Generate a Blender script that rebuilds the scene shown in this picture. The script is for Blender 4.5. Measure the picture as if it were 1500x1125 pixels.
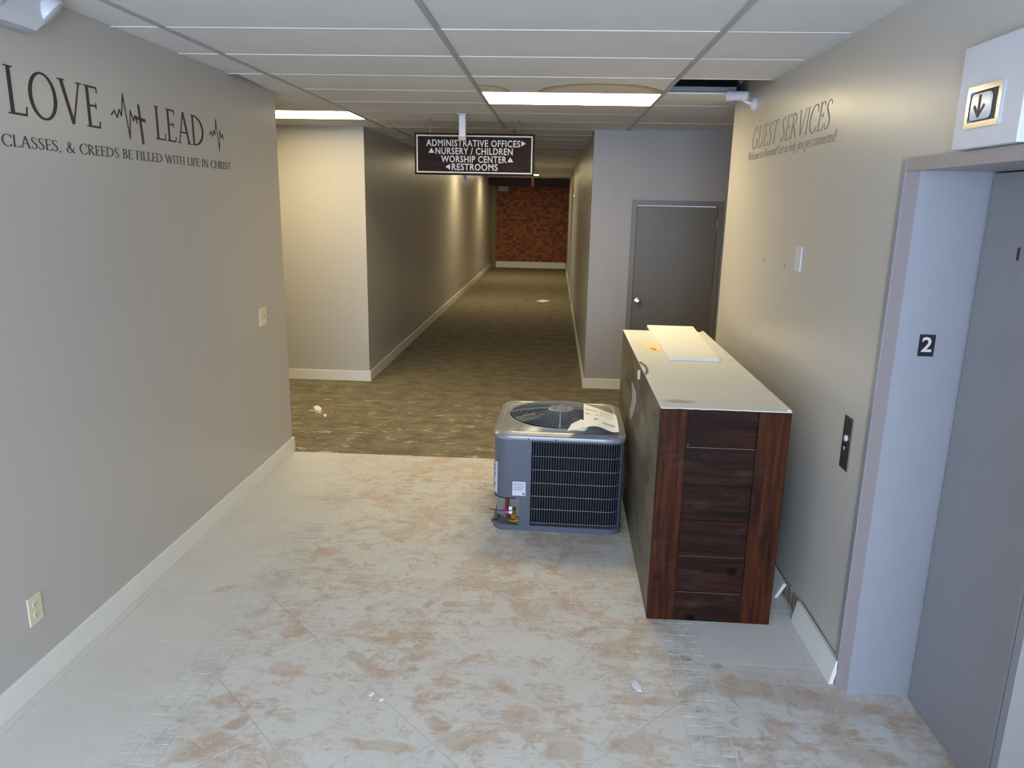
import bpy, bmesh, math, random
from mathutils import Vector, Matrix
random.seed(7)
PI = math.pi
scene = bpy.context.scene
COL = scene.collection
for o in list(bpy.data.objects):
    bpy.data.objects.remove(o)

# ------------------------------------------------------------------ camera
F_PX, PITCH, YAW, ROLL, EYE = 1095.14, 0.2365, 0.0528, -0.0202, 1.9123
def cam_axes():
    cy, sy, cp, sp = math.cos(YAW), math.sin(YAW), math.cos(PITCH), math.sin(PITCH)
    f = Vector((-sy*cp, cy*cp, -sp)); r = Vector((cy, sy, 0)); d = f.cross(r)
    cr, sr = math.cos(ROLL), math.sin(ROLL)
    return cr*r + sr*d, -sr*r + cr*d, f
RT, DN, FW = cam_axes()
cd = bpy.data.cameras.new('camera'); cam = bpy.data.objects.new('camera', cd); COL.objects.link(cam)
cd.sensor_width = 36.0; cd.lens = 36.0*F_PX/1500.0; cd.clip_start = 0.05; cd.clip_end = 200
m = Matrix((( RT.x, -DN.x, -FW.x, 0), (RT.y, -DN.y, -FW.y, 0), (RT.z, -DN.z, -FW.z, EYE), (0, 0, 0, 1)))
cam.matrix_world = m
scene.camera = cam
def ray(u, v): return RT*(u-750) + DN*(v-562.5) + FW*F_PX
def at_z(u, v, z): d = ray(u, v); return Vector((0, 0, EYE)) + d*((z-EYE)/d.z)
def at_y(u, v, y): d = ray(u, v); return Vector((0, 0, EYE)) + d*(y/d.y)
def at_x(u, v, x): d = ray(u, v); return Vector((0, 0, EYE)) + d*(x/d.x)

# ------------------------------------------------------------------ world, added cool fill, exposure
w = bpy.data.worlds.new('world'); scene.world = w; w.use_nodes = True
bg = w.node_tree.nodes['Background']; bg.inputs[0].default_value = (0.55, 0.70, 1.0, 1); bg.inputs[1].default_value = 1.0
ld = bpy.data.lights.new('added_cool_fill', 'AREA'); ld.shape = 'RECTANGLE'; ld.size = 3.1; ld.size_y = 2.3
ld.energy = 335; ld.color = (0.575, 0.715, 1.0)  # cool fill lamp, added in an unseen opening behind the camera
lo = bpy.data.objects.new('added_cool_fill', ld); COL.objects.link(lo)
lo.location = (-0.4, -2.45, 1.45); lo.rotation_euler = (PI/2, 0, 0)
vs = scene.view_settings
vs.view_transform = 'Standard'; vs.look = 'None'; vs.gamma = 1.0; vs.use_curve_mapping = False; vs.exposure = 0.0
LAMP_COL = (1.0, 0.835, 0.50); LAMP_STR = 20.5

# ------------------------------------------------------------------ materials
def srgb(r, g, b):
    f = lambda c: (c/255/12.92) if c/255 <= 0.04045 else ((c/255+0.055)/1.055)**2.4
    return (f(r), f(g), f(b), 1)
class NT:
    def __init__(s, name):
        s.m = bpy.data.materials.new(name); s.m.use_nodes = True; s.t = s.m.node_tree
        s.b = s.t.nodes['Principled BSDF']
    def n(s, typ, **kw):
        x = s.t.nodes.new(typ)
        for k, v in kw.items(): setattr(x, k, v)
        return x
    def set(s, sock, v):
        if hasattr(v, 'is_linked') or isinstance(v, bpy.types.NodeSocket): s.t.links.new(v, sock)
        else: sock.default_value = v
    def math(s, op, a, b=0.0, clamp=False):
        x = s.n('ShaderNodeMath', operation=op); x.use_clamp = clamp; s.set(x.inputs[0], a); s.set(x.inputs[1], b); return x.outputs[0]
    def mix(s, fac, a, b, mode='MIX'):
        x = s.n('ShaderNodeMix', data_type='RGBA', blend_type=mode); s.set(x.inputs[0], fac); s.set(x.inputs[6], a); s.set(x.inputs[7], b); return x.outputs[2]
    def pos(s): return s.n('ShaderNodeNewGeometry').outputs['Position']
    def obj(s): return s.n('ShaderNodeTexCoord').outputs['Object']
    def mapping(s, vec, loc=(0,0,0), rot=(0,0,0), scale=(1,1,1)):
        x = s.n('ShaderNodeMapping'); s.set(x.inputs[0], vec); x.inputs[1].default_value = loc; x.inputs[2].default_value = rot; x.inputs[3].default_value = scale; return x.outputs[0]
    def noise(s, vec, scale, detail=4, rough=0.55, dist=0.0):
        x = s.n('ShaderNodeTexNoise'); s.set(x.inputs['Vector'], vec); x.inputs['Scale'].default_value = scale; x.inputs['Detail'].default_value = detail
        x.inputs['Roughness'].default_value = rough; x.inputs['Distortion'].default_value = dist; return x.outputs[0]
    def step(s, v, lo, hi):
        x = s.n('ShaderNodeMapRange', interpolation_type='SMOOTHSTEP'); s.set(x.inputs[0], v); x.inputs[1].default_value = lo; x.inputs[2].default_value = hi; return x.outputs[0]
    def xyz(s, v):
        x = s.n('ShaderNodeSeparateXYZ'); s.set(x.inputs[0], v); return x.outputs
    def bump(s, h, strength=0.2, dist=0.01):
        x = s.n('ShaderNodeBump'); x.inputs['Strength'].default_value = strength; x.inputs['Distance'].default_value = dist; s.set(x.inputs['Height'], h); s.t.links.new(x.outputs[0], s.b.inputs['Normal'])
    def out(s, col=None, rough=None, metal=None, spec=None):
        if col is not None: s.set(s.b.inputs['Base Color'], col)
        if rough is not None: s.set(s.b.inputs['Roughness'], rough)
        if metal is not None: s.set(s.b.inputs['Metallic'], metal)
        if spec is not None: s.b.inputs['Specular IOR Level'].default_value = spec
        return s.m
def plain(name, col, rough=0.5, metal=0.0, var=0.06, scale=9, spec=0.5, bump=0.0):
    k = NT(name); n = k.noise(k.pos(), scale, 3)
    d = tuple(max(0, c*(1-var)) for c in col[:3])+(1,); l = tuple(min(1, c*(1+var)) for c in col[:3])+(1,)
    if bump: k.bump(k.noise(k.pos(), 160, 2), bump, 0.002)
    return k.out(k.mix(n, d, l), rough, metal, spec)
def wall_paint(name, col, rough=0.34):
    k = NT(name); p = k.pos()
    a = k.noise(p, 0.9, 3); b = k.noise(k.mapping(p, scale=(1, 1, 0.35)), 5.0, 4)
    c = k.mix(a, tuple(x*0.95 for x in col[:3])+(1,), tuple(x*1.04 for x in col[:3])+(1,))
    c = k.mix(k.math('MULTIPLY', k.step(b, 0.62, 0.8), 0.12), c, (0.55, 0.53, 0.5, 1))
    k.bump(k.noise(p, 120, 2), 0.12, 0.002)
    return k.out(c, k.math('ADD', k.math('MULTIPLY', b, 0.12), rough-0.06), spec=0.5)
M = {}
M['wall'] = wall_paint('wall_paint', srgb(182, 177, 168))
M['wall_lit'] = wall_paint('wall_paint_lit', srgb(191, 185, 174), 0.32)  # same wall paint, lightened to stand in for light the right wall lacks
M['wall_grey'] = wall_paint('wall_paint_grey', srgb(160, 155, 151), 0.45)
M['trim'] = plain('white_trim_paint', srgb(222, 219, 208), 0.4, bump=0.05)
M['ceil_bar'] = plain('grid_bar_paint', srgb(168, 168, 166), 0.5)
M['ceil_tee'] = plain('cross_tee_paint', srgb(206, 206, 205), 0.5)
M['deck'] = plain('dark_deck', srgb(58, 52, 54), 0.9)
M['steel'] = plain('galvanised_steel', srgb(122, 122, 128), 0.45, 0.5)
M['white_plastic'] = plain('white_plastic', srgb(204, 205, 208), 0.35)
M['ivory'] = plain('ivory_plastic', srgb(214, 205, 172), 0.4)
M['ivory_dark'] = plain('ivory_slot', srgb(90, 84, 66), 0.5)
M['black'] = plain('black_plastic', srgb(22, 22, 24), 0.4)
M['chrome'] = plain('chrome', srgb(215, 215, 218), 0.18, 1.0)
M['brushed'] = plain('brushed_nickel', srgb(120, 116, 110), 0.42, 0.9)
M['brass'] = plain('brass', srgb(190, 150, 70), 0.32, 0.9)
M['copper'] = plain('copper', srgb(110, 70, 55), 0.45, 0.8)
M['frame_paint'] = plain('elevator_frame_paint', srgb(146, 147, 150), 0.38, var=0.03)
M['frame_edge'] = plain('elevator_frame_edge', srgb(150, 140, 140), 0.4, var=0.03)
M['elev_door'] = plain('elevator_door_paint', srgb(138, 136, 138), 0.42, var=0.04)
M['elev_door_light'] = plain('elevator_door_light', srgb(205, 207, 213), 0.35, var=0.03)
M['door_grey'] = plain('door_grey_paint', srgb(108, 103, 95), 0.42, var=0.05)
M['door_frame'] = plain('door_frame_paint', srgb(120, 113, 104), 0.42, var=0.04)
M['lettering'] = plain('dark_vinyl', srgb(36, 30, 36), 0.5)
M['lettering_mid'] = plain('charcoal_vinyl', srgb(66, 62, 66), 0.5)
M['lettering_brown'] = plain('taupe_vinyl', srgb(112, 101, 88), 0.5)
M['lettering_pale'] = plain('pale_taupe_vinyl', srgb(136, 126, 112), 0.5)
M['sign_text'] = plain('sign_white', srgb(205, 200, 196), 0.5)
M['paper'] = plain('paper', srgb(235, 232, 222), 0.7, var=0.03)
M['print'] = plain('print_ink', srgb(70, 68, 66), 0.7)
M['envelope'] = plain('manila_paper', srgb(240, 214, 160), 0.7)
M['red'] = plain('red_plastic', srgb(190, 50, 40), 0.4)
M['blue'] = plain('blue_plastic', srgb(45, 40, 120), 0.4)
M['pink'] = plain('pink_cap', srgb(214, 70, 170), 0.4)
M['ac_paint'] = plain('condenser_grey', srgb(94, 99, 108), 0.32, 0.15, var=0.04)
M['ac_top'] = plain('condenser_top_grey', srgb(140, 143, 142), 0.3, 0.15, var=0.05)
M['coil'] = plain('coil_black', srgb(9, 11, 15), 0.7, spec=.15)
M['wire'] = plain('guard_wire', srgb(138, 142, 150), 0.4, 0.4)
M['fan'] = plain('fan_grey', srgb(52, 55, 64), 0.35, 0.4)
M['label_white'] = plain('label_white', srgb(206, 206, 214), 0.5)
M['board'] = plain('ceiling_board', srgb(232, 229, 221), 0.75, var=0.03, bump=0.1)
M['torn'] = plain('torn_plaster', srgb(138, 122, 106), 0.9, var=0.3, scale=30, bump=0.5)
M['lens'] = plain('lamp_lens', srgb(190, 200, 212), 0.12)
M['plaster_olive'] = plain('olive_paint', srgb(120, 104, 40), 0.5)
def m_emit():
    k = NT('lamp_diffuser'); k.b.inputs['Emission Color'].default_value = LAMP_COL+(1,); k.b.inputs['Emission Strength'].default_value = LAMP_STR
    return k.out((0.9, 0.88, 0.82, 1), 0.5)
M['diffuser'] = m_emit()
def m_panel(name, stain=False):
    k = NT(name); p = k.pos()
    c = k.mix(k.noise(p, 2.2, 3), srgb(206, 205, 202), srgb(220, 219, 216))
    if stain:
        w_ = k.noise(p, 9, 2)
        for (cx, cy, rx, ry) in ((0.27, 5.33, 0.43, 0.42), (-0.50, 5.30, 0.17, 0.28)):
            q = k.mapping(p, loc=(-cx/rx, -cy/ry, 0), scale=(1/rx, 1/ry, 0))
            ln = k.n('ShaderNodeVectorMath', operation='LENGTH'); k.set(ln.inputs[0], q)
            d = k.math('ADD', ln.outputs['Value'], k.math('MULTIPLY', k.math('SUBTRACT', w_, 0.5), 0.12))
            inside = k.math('SUBTRACT', 1.0, k.step(d, 0.97, 1.0))
            edge = k.math('MULTIPLY', inside, k.step(d, 0.72, 0.99))
            c = k.mix(k.math('MULTIPLY', inside, 0.25), c, srgb(190, 165, 110))
            c = k.mix(k.math('MULTIPLY', edge, 0.75), c, srgb(150, 122, 76))
    k.bump(k.noise(p, 220, 2), 0.25, 0.002)
    return k.out(c, 0.85, spec=0.2)
M['panel'] = m_panel('ceiling_panel_fibre'); M['panel_stain'] = m_panel('ceiling_panel_stained', True)
def m_wood(name, axis, base, lo):
    k = NT(name); o = k.obj()
    sc = [14, 14, 14]; sc[axis] = 0.9
    g = k.noise(k.mapping(o, scale=tuple(sc)), 3.0, 6, 0.65, 0.6)
    big = k.noise(k.mapping(o, scale=(2.5, 2.5, 2.5)), 1.6, 3)
    c = k.mix(k.step(g, 0.3, 0.72), lo, base)
    c = k.mix(k.math('MULTIPLY', k.step(big, 0.45, 0.75), 0.6), c, tuple(x*0.35 for x in base[:3])+(1,))
    kn = k.n('ShaderNodeTexVoronoi'); k.set(kn.inputs['Vector'], k.mapping(o, scale=(4, 4, 4))); kn.inputs['Scale'].default_value = 1.2
    c = k.mix(k.math('SUBTRACT', 1, k.step(kn.outputs['Distance'], 0.05, 0.16)), c, tuple(x*0.3 for x in lo[:3])+(1,))
    d = k.noise(k.mapping(k.pos(), scale=(1, 1, 2.2)), 6, 5)
    c = k.mix(k.math('MULTIPLY', k.step(d, 0.55, 0.8), 0.10), c, srgb(130, 122, 112))
    k.bump(g, 0.25, 0.004)
    return k.out(c, 0.55, spec=0.12)
M['wood_v'] = m_wood('dark_stained_wood_upright', 2, srgb(80, 40, 17), srgb(33, 15, 8))
M['wood_h'] = m_wood('dark_stained_wood_level', 0, srgb(58, 31, 16), srgb(23, 13, 9))
M['sign_wood'] = m_wood('sign_dark_wood', 0, srgb(52, 32, 24), srgb(24, 18, 17))
def m_ply():
    k = NT('dusty_dark_plywood'); p = k.pos()
    g = k.noise(k.mapping(p, scale=(3, 0.9, 2.5)), 2.2, 5, 0.6, 0.8)
    s = k.noise(k.mapping(p, scale=(6, 1.0, 9)), 4, 5)
    c = k.mix(k.step(g, 0.3, 0.7), srgb(80, 72, 60), srgb(122, 113, 97))
    c = k.mix(k.math('MULTIPLY', k.step(s, 0.55, 0.75), 0.35), c, srgb(140, 132, 118))
    return k.out(c, 0.55)
M['ply'] = m_ply()
def m_dtop():
    k = NT('dusty_pale_laminate'); p = k.pos()
    c = k.mix(k.noise(p, 3, 4), srgb(208, 206, 197), srgb(222, 220, 211))
    e = k.mapping(p, loc=(-0.60, -3.36, 0)); e = k.mapping(e, rot=(0, 0, -0.15), scale=(1/0.13, 1/0.055, 0))
    ln = k.n('ShaderNodeVectorMath', operation='LENGTH'); k.set(ln.inputs[0], e)
    f = k.math('MULTIPLY', k.math('SUBTRACT', 1, k.step(k.math('ADD', ln.outputs['Value'], k.noise(p, 25, 3)), 0.7, 1.35)), 0.55)
    return k.out(k.mix(f, c, srgb(112, 108, 92)), 0.55)
M['desk_top'] = m_dtop()
# dust lying on the floor: tile colour shows through where feet and boxes swept it off
BARE = [  # (px u, px v, radius x m, radius y m, turn)
 (1085, 1008, .16, .075, -.05), (1175, 1022, .24, .075, -.12), (1275, 1040, .20, .05, -.2), (1140, 1064, .07, .06, 0), (1270, 1108, .13, .05, 0), (1100, 1090, .12, .03, 0),
 (530, 968, .11, .045, -.62), (577, 935, .04, .09, .1), (608, 962, .09, .03, .7), (571, 984, .06, .025, .5), (534, 916, .05, .04, 0), (768, 1043, .085, .05, -.5),
 (690, 1082, .12, .05, .35), (640, 1062, .06, .03, -.7), (945, 1026, .15, .032, -.05), (815, 1040, .06, .03, 0), (900, 958, .10, .04, .3), (998, 966, .06, .03, 0),
 (350, 1056, .05, .035, .5), (328, 1028, .05, .04, .4), (300, 1092, .13, .06, .7), (430, 925, .06, .05, .3), (625, 885, .035, .05, 0), (660, 885, .03, .03, 0),
 (740, 1008, .08, .035, -.6), (690, 965, .07, .03, .5), (872, 900, .06, .05, .5), (855, 925, .12, .03, .4), (1050, 975, .03, .03, 0), (330, 862, .05, .04, .5), (560, 1092, .13, .025, -.1),
 (1130, 1010, .30, .045, -.1), (720, 758, .05, .03, .4), (585, 790, .05, .05, 0), (745, 826, .05, .025, .6), (800, 830, .10, .012, -.7), (480, 808, .10, .07, .2), (925, 1090, .12, .05, .2), (825, 1100, .08, .05, 0)]
XCUT, YCUT = (-.42, .55), 2.85
def cell_of(x, y): return (sum(x > c for c in XCUT), int(y > YCUT))
def near_cell(cell, x, y, r):   # can a patch reach a tile whose centre lies in this cell?
    lo_ = (-9,)+XCUT; hi_ = XCUT+(9,); m_ = r*1.3+.45
    y0_, y1_ = ((-9, YCUT), (YCUT, 9))[cell[1]]
    return lo_[cell[0]]-m_ < x < hi_[cell[0]]+m_ and y0_-m_ < y < y1_+m_
def m_tile(name, tile_col, tile_col2, cell):
    k = NT(name); p = k.pos(); X, Y, _ = k.xyz(p)
    warp = k.n('ShaderNodeTexNoise'); k.set(warp.inputs['Vector'], p); warp.inputs['Scale'].default_value = 11; warp.inputs['Detail'].default_value = 4
    wv = k.n('ShaderNodeVectorMath', operation='MULTIPLY_ADD'); k.set(wv.inputs[0], warp.outputs['Color']); wv.inputs[1].default_value = (.10, .10, 0); k.set(wv.inputs[2], p)
    pw = k.mapping(wv.outputs[0], loc=(-.05, -.05, 0))
    # trampled zone weight: the middle of the room, less along both walls
    trod = k.math('MULTIPLY', k.step(X, -1.85, -1.0), k.math('SUBTRACT', 1, k.math('MULTIPLY', k.step(X, .62, .8), k.step(Y, 2.72, 2.95))))
    big = k.noise(p, 1.9, 3); med = k.noise(pw, 6.5, 5, .6, .4)
    st1 = k.noise(k.mapping(p, rot=(0, 0, .7), scale=(1, 5.5, 1)), 5.5, 4, .6, .5)
    st2 = k.noise(k.mapping(p, rot=(0, 0, -.9), scale=(1, 6, 1)), 6.5, 4, .6, .5)
    fine = k.noise(p, 42, 4, .65)
    v = k.math('ADD', k.math('MULTIPLY', big, .55), k.math('MULTIPLY', med, .75))
    v = k.math('ADD', v, k.math('MULTIPLY', k.math('MAXIMUM', st1, st2), .55))
    v = k.math('ADD', v, k.math('MULTIPLY', k.math('SUBTRACT', fine, .5), .35))
    bare = k.math('MULTIPLY', k.step(v, 0.885, 1.09), k.math('MULTIPLY', trod, .72))
    blot = None
    for (u, vv, rx, ry, an) in BARE:
        c = at_z(u, vv, 0)
        if not near_cell(cell, c.x, c.y, max(rx, ry)): continue
        mp = k.n('ShaderNodeMapping', vector_type='TEXTURE'); k.set(mp.inputs[0], pw); mp.inputs[1].default_value = (c.x, c.y, 0); mp.inputs[2].default_value = (0, 0, an); mp.inputs[3].default_value = (rx*1.3, ry*1.3, 50)
        g = k.n('ShaderNodeTexGradient', gradient_type='SPHERICAL'); k.set(g.inputs[0], mp.outputs[0])
        blot = g.outputs[1] if blot is None else k.math('MAXIMUM', blot, g.outputs[1])
    if blot is not None: bare = k.math('MAXIMUM', bare, k.math('MULTIPLY', k.step(k.math('ADD', blot, k.math('MULTIPLY', k.math('SUBTRACT', med, .5), .9)), .08, .5), .72))
    vor = k.n('ShaderNodeTexVoronoi'); k.set(vor.inputs['Vector'], pw); vor.inputs['Scale'].default_value = 13
    smear = k.step(k.math('ADD', k.math('MULTIPLY', vor.outputs['Distance'], .9), k.math('MULTIPLY', st1, .6)), .62, .9)
    bare = k.math('MULTIPLY', bare, k.math('SUBTRACT', 1, k.math('MULTIPLY', smear, .35)), True)
    scuff = k.math('MULTIPLY', k.step(k.noise(pw, 15, 6, .72, .6), .52, .68), k.math('MULTIPLY', trod, .5))
    sw = k.noise(p, 4.2, 2, .5, 3.2)
    line = k.math('SUBTRACT', 1, k.step(k.math('ABSOLUTE', k.math('SUBTRACT', sw, .5)), .004, .02))
    bare = k.math('MULTIPLY', bare, k.math('SUBTRACT', 1, k.math('MULTIPLY', line, .6)))
    tc = k.mix(k.noise(p, 7, 4), tile_col, tile_col2)
    dust = k.mix(k.noise(p, 3.2, 4), srgb(194, 190, 179), srgb(209, 205, 195))
    dust = k.mix(scuff, dust, srgb(150, 136, 118))
    k.bump(k.math('ADD', fine, k.math('MULTIPLY', bare, -1.2)), .3, .003)
    return k.out(k.mix(bare, dust, tc), k.math('SUBTRACT', .8, k.math('MULTIPLY', bare, .28)), spec=.35)
for cx_ in range(3):
    for cy_ in range(2):
        M['tile', cx_, cy_] = m_tile('dusty_clay_tile', srgb(180, 148, 118), srgb(166, 138, 112), (cx_, cy_))
        M['mosaic', cx_, cy_] = m_tile('dusty_mosaic_tile', srgb(158, 134, 112), srgb(128, 116, 98), (cx_, cy_))
M['grout'] = plain('dust_filled_grout', srgb(203, 199, 188), 0.9, var=.05, scale=4)
def m_carpet():
    k = NT('brown_carpet'); p = k.pos(); X, Y, _ = k.xyz(p)
    a = k.noise(k.mapping(p, scale=(1, 1.5, 1)), 5, 6, .65); b = k.noise(p, 1.3, 3); f = k.noise(p, 260, 2)
    c = k.mix(k.step(a, .3, .7), srgb(110, 101, 83), srgb(144, 134, 113))
    c = k.mix(k.math('MULTIPLY', f, .45), c, srgb(104, 93, 73))
    d = k.noise(k.mapping(p, scale=(1, 1.9, 1)), 6.5, 6, .7)
    near = k.math('SUBTRACT', 1, k.step(Y, 5.6, 8.6))
    c = k.mix(k.math('MULTIPLY', k.math('MULTIPLY', k.step(d, .54, .66), k.step(b, .3, .5)), k.math('ADD', k.math('MULTIPLY', near, .62), .05)), c, srgb(206, 198, 172))
    k.bump(k.math('ADD', f, a), .5, .006)
    return k.out(c, .95, spec=.1)
M['carpet'] = m_carpet()
def m_brick():
    k = NT('red_brick'); p = k.pos()
    sn = k.n('ShaderNodeVectorMath', operation='SNAP'); k.set(sn.inputs[0], k.mapping(p, loc=(1.80, 0, -.2))); sn.inputs[1].default_value = (.102, 50, .071)
    wn = k.n('ShaderNodeTexWhiteNoise'); k.set(wn.inputs['Vector'], sn.outputs[0])
    c = k.mix(wn.outputs['Value'], srgb(112, 62, 42), srgb(182, 108, 70)); c = k.mix(k.math('MULTIPLY', k.noise(p, 3, 3), .5), c, srgb(110, 66, 40)); k.bump(k.noise(p, 60, 3), .4, .004)
    return k.out(c, .85)
M['brick'] = m_brick(); M['mortar'] = plain('mortar', srgb(90, 70, 56), .95)

# ------------------------------------------------------------------ mesh helpers
class MB:
    def __init__(s): s.v = []; s.f = []; s.sm = []
    def add(s, vs_, fs, smooth=False):
        o = len(s.v); s.v += [tuple(x) for x in vs_]; s.f += [[i+o for i in f] for f in fs]; s.sm += [smooth]*len(fs); return s
    def box(s, x0, x1, y0, y1, z0, z1, mat=None, bevel=0.0):
        if bevel > 0:
            bm = bmesh.new(); bmesh.ops.create_cube(bm, size=1)
            for v in bm.verts: v.co = Vector(((x0+x1)/2+v.co.x*(x1-x0), (y0+y1)/2+v.co.y*(y1-y0), (z0+z1)/2+v.co.z*(z1-z0)))
            bmesh.ops.bevel(bm, geom=bm.edges[:], offset=bevel, segments=2, affect='EDGES', profile=.5)
            bm.verts.index_update()
            vs_ = [v.co.copy() for v in bm.verts]; fs = [[v.index for v in f.verts] for f in bm.faces]; bm.free()
        else:
            vs_ = [Vector((x, y, z)) for z in (z0, z1) for y in (y0, y1) for x in (x0, x1)]
            fs = [(0,2,3,1), (4,5,7,6), (0,1,5,4), (2,6,7,3), (0,4,6,2), (1,3,7,5)]
        if mat is not None: vs_ = [mat @ v for v in vs_]
        return s.add(vs_, fs)
    def prism(s, poly, d, close=True):   # poly: 3D points, extruded by d
        n = len(poly); d = Vector(d); a = [Vector(q) for q in poly]; b = [q+d for q in a]
        return s.add(a+b, [list(range(n))[::-1], list(range(n, 2*n))]+[(i, (i+1) % n, n+(i+1) % n, n+i) for i in range(n)])
    def tube(s, path, r, n=8, cap=True, closed=False):
        P = [Vector(q) for q in path]; L = len(P); rr = r if isinstance(r, (list, tuple)) else [r]*L
        vs_ = []; ref = None
        for i in range(L):
            if closed: t = P[(i+1) % L]-P[i-1]
            else: t = P[min(i+1, L-1)]-P[max(i-1, 0)]
            t.normalize()
            if ref is None: ref = Vector((0, 0, 1)) if abs(t.z) < .9 else Vector((1, 0, 0))
            u = t.cross(ref)
            if u.length < 1e-5: u = t.cross(Vector((0, 1, 0)))
            u.normalize(); ref = u.cross(t).normalized(); v = ref
            vs_ += [P[i]+(u*math.cos(2*PI*j/n)+v*math.sin(2*PI*j/n))*rr[i] for j in range(n)]
        fs = []
        for i in range(L if closed else L-1):
            k = (i+1) % L
            fs += [(i*n+j, i*n+(j+1) % n, k*n+(j+1) % n, k*n+j) for j in range(n)]
        if cap and not closed: fs += [list(range(n)), [(L-1)*n+j for j in range(n)][::-1]]
        return s.add(vs_, fs, n > 5)
    def lathe(s, o, axis, prof, n=24):    # prof: (radius, distance along axis)
        a = Vector(axis).normalized(); r = Vector((0, 0, 1)) if abs(a.z) < .9 else Vector((1, 0, 0)); u = a.cross(r).normalized(); v = a.cross(u); o = Vector(o)
        vs_ = [o+a*h+(u*math.cos(2*PI*j/n)+v*math.sin(2*PI*j/n))*max(q, 1e-4) for q, h in prof for j in range(n)]
        fs = [(i*n+j, (i+1)*n+j, (i+1)*n+(j+1) % n, i*n+(j+1) % n) for i in range(len(prof)-1) for j in range(n)]
        fs += [list(range(n)), [(len(prof)-1)*n+j for j in range(n)][::-1]]
        return s.add(vs_, fs, True)
    def mesh(s, name):
        me = bpy.data.meshes.new(name); me.from_pydata(s.v, [], s.f)
        me.polygons.foreach_set('use_smooth', s.sm)
        bm = bmesh.new(); bm.from_mesh(me); bmesh.ops.recalc_face_normals(bm, faces=bm.faces[:]); bm.to_mesh(me); bm.free()
        if any(s.sm): me.set_sharp_from_angle(angle=math.radians(40))
        return me
    def build(s, name, mat, parent=None): return link(name, s.mesh(name), mat, parent)
def link(name, me, mat, parent=None):
    if mat is not None and not me.materials: me.materials.append(M[mat] if isinstance(mat, str) else mat)
    o = bpy.data.objects.new(name, me); COL.objects.link(o)
    if parent is not None: o.parent = parent
    return o
def tag(o, label=None, cat=None, group=None, kind=None):
    if label: o['label'] = label
    if cat: o['category'] = cat
    if group: o['group'] = group
    if kind: o['kind'] = kind
    return o
def thing(name, label, cat, loc=(0, 0, 0), rz=0, group=None):
    o = bpy.data.objects.new(name, None); COL.objects.link(o); o.location = loc; o.rotation_euler = (0, 0, rz); o.empty_display_size = .1
    return tag(o, label, cat, group)
def struct(name, mb, mat, label=None): return tag(mb.build(name, mat), label, kind='structure')
def copy_tree(o, parent=None):
    c = o.copy(); COL.objects.link(c)
    if parent is not None: c.parent = parent
    for ch in list(o.children): copy_tree(ch, c)
    return c

# ------------------------------------------------------------------ dimensions
XL, XR, HC = -1.995, 1.232, 2.64            # lobby walls, ceiling height
XH, XK, YB, YE = -1.968, 0.3565, 7.84, 23.2  # passage walls, wall beyond the lobby, end of the passage
YLE, YRE = 5.46, 5.64                        # ends of the lobby's left and right walls
TOP, YF = 3.2, -2.6                          # underside of roof deck, wall behind the camera

# ------------------------------------------------------------------ shell
struct('wall_left', MB().box(XL-.16, XL, YF, YLE, 0, TOP).box(-6.2, XL-.16, YLE-.16, YLE, 0, TOP), 'wall', 'greige painted wall carrying the black lettering')
wr = MB().box(XR, XR+.62, 2.842, YRE, 0, TOP).box(XR, XR+.62, YF, 1.56, 0, TOP).box(XR, XR+.62, 1.56, 2.842, 2.092, TOP)
wr.box(XR+.62, 4.2, YRE-.16, YRE, 0, TOP).box(XR+.5, XR+.62, 1.56, 2.842, 0, 2.092)
WR = struct('wall_right', wr, 'wall_lit', 'painted wall, lightened as if better lit, holding the elevator doors')
struct('wall_back_left', MB().box(-6.2, XH, YB, YB+.14, 0, TOP), 'wall', 'painted wall lit by the ceiling light of the side corridor')
struct('wall_hall_left', MB().box(XH-.14, XH, YB+.14, YE+.2, 0, TOP), 'wall', 'long painted wall of the dim passage leading to bricks')
DX0, DX1, DZ = .765, 1.685, 1.975            # door frame in the wall beyond the lobby
struct('wall_back_right', MB().box(XK, DX0, YB, YB+.14, 0, TOP).box(DX1, 4.2, YB, YB+.14, 0, TOP).box(DX0, DX1, YB, YB+.14, DZ, TOP), 'wall_grey', 'grey painted wall around the closed grey door')
HD0, HD1, HDZ = 14.2, 15.15, 2.06            # door in the passage's right wall
struct('wall_hall_right', MB().box(XK, XK+.14, YB+.14, HD0, 0, TOP).box(XK, XK+.14, HD1, YE+.2, 0, TOP).box(XK, XK+.14, HD0, HD1, HDZ, TOP), 'wall', 'passage wall with a pale door frame')
struct('wall_corridor_left', MB().box(-6.36, -6.2, YLE-.16, YB+.14, 0, TOP), 'wall', 'wall closing the side corridor')
struct('wall_corridor_right', MB().box(4.2, 4.36, YRE-.16, YB+.14, 0, TOP), 'wall', 'wall closing the corridor past the grey door')
struct('wall_front', MB().box(XL, -1.95, YF-.16, YF, 0, TOP).box(1.15, XR, YF-.16, YF, 0, TOP).box(-1.95, 1.15, YF-.16, YF, 2.6, TOP).box(-1.95, 1.15, YF-.16, YF, 0, .3), 'wall', 'unseen wall with a wide opening added for the cool fill')  # the opening is added to carry the cool fill lamp
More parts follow.
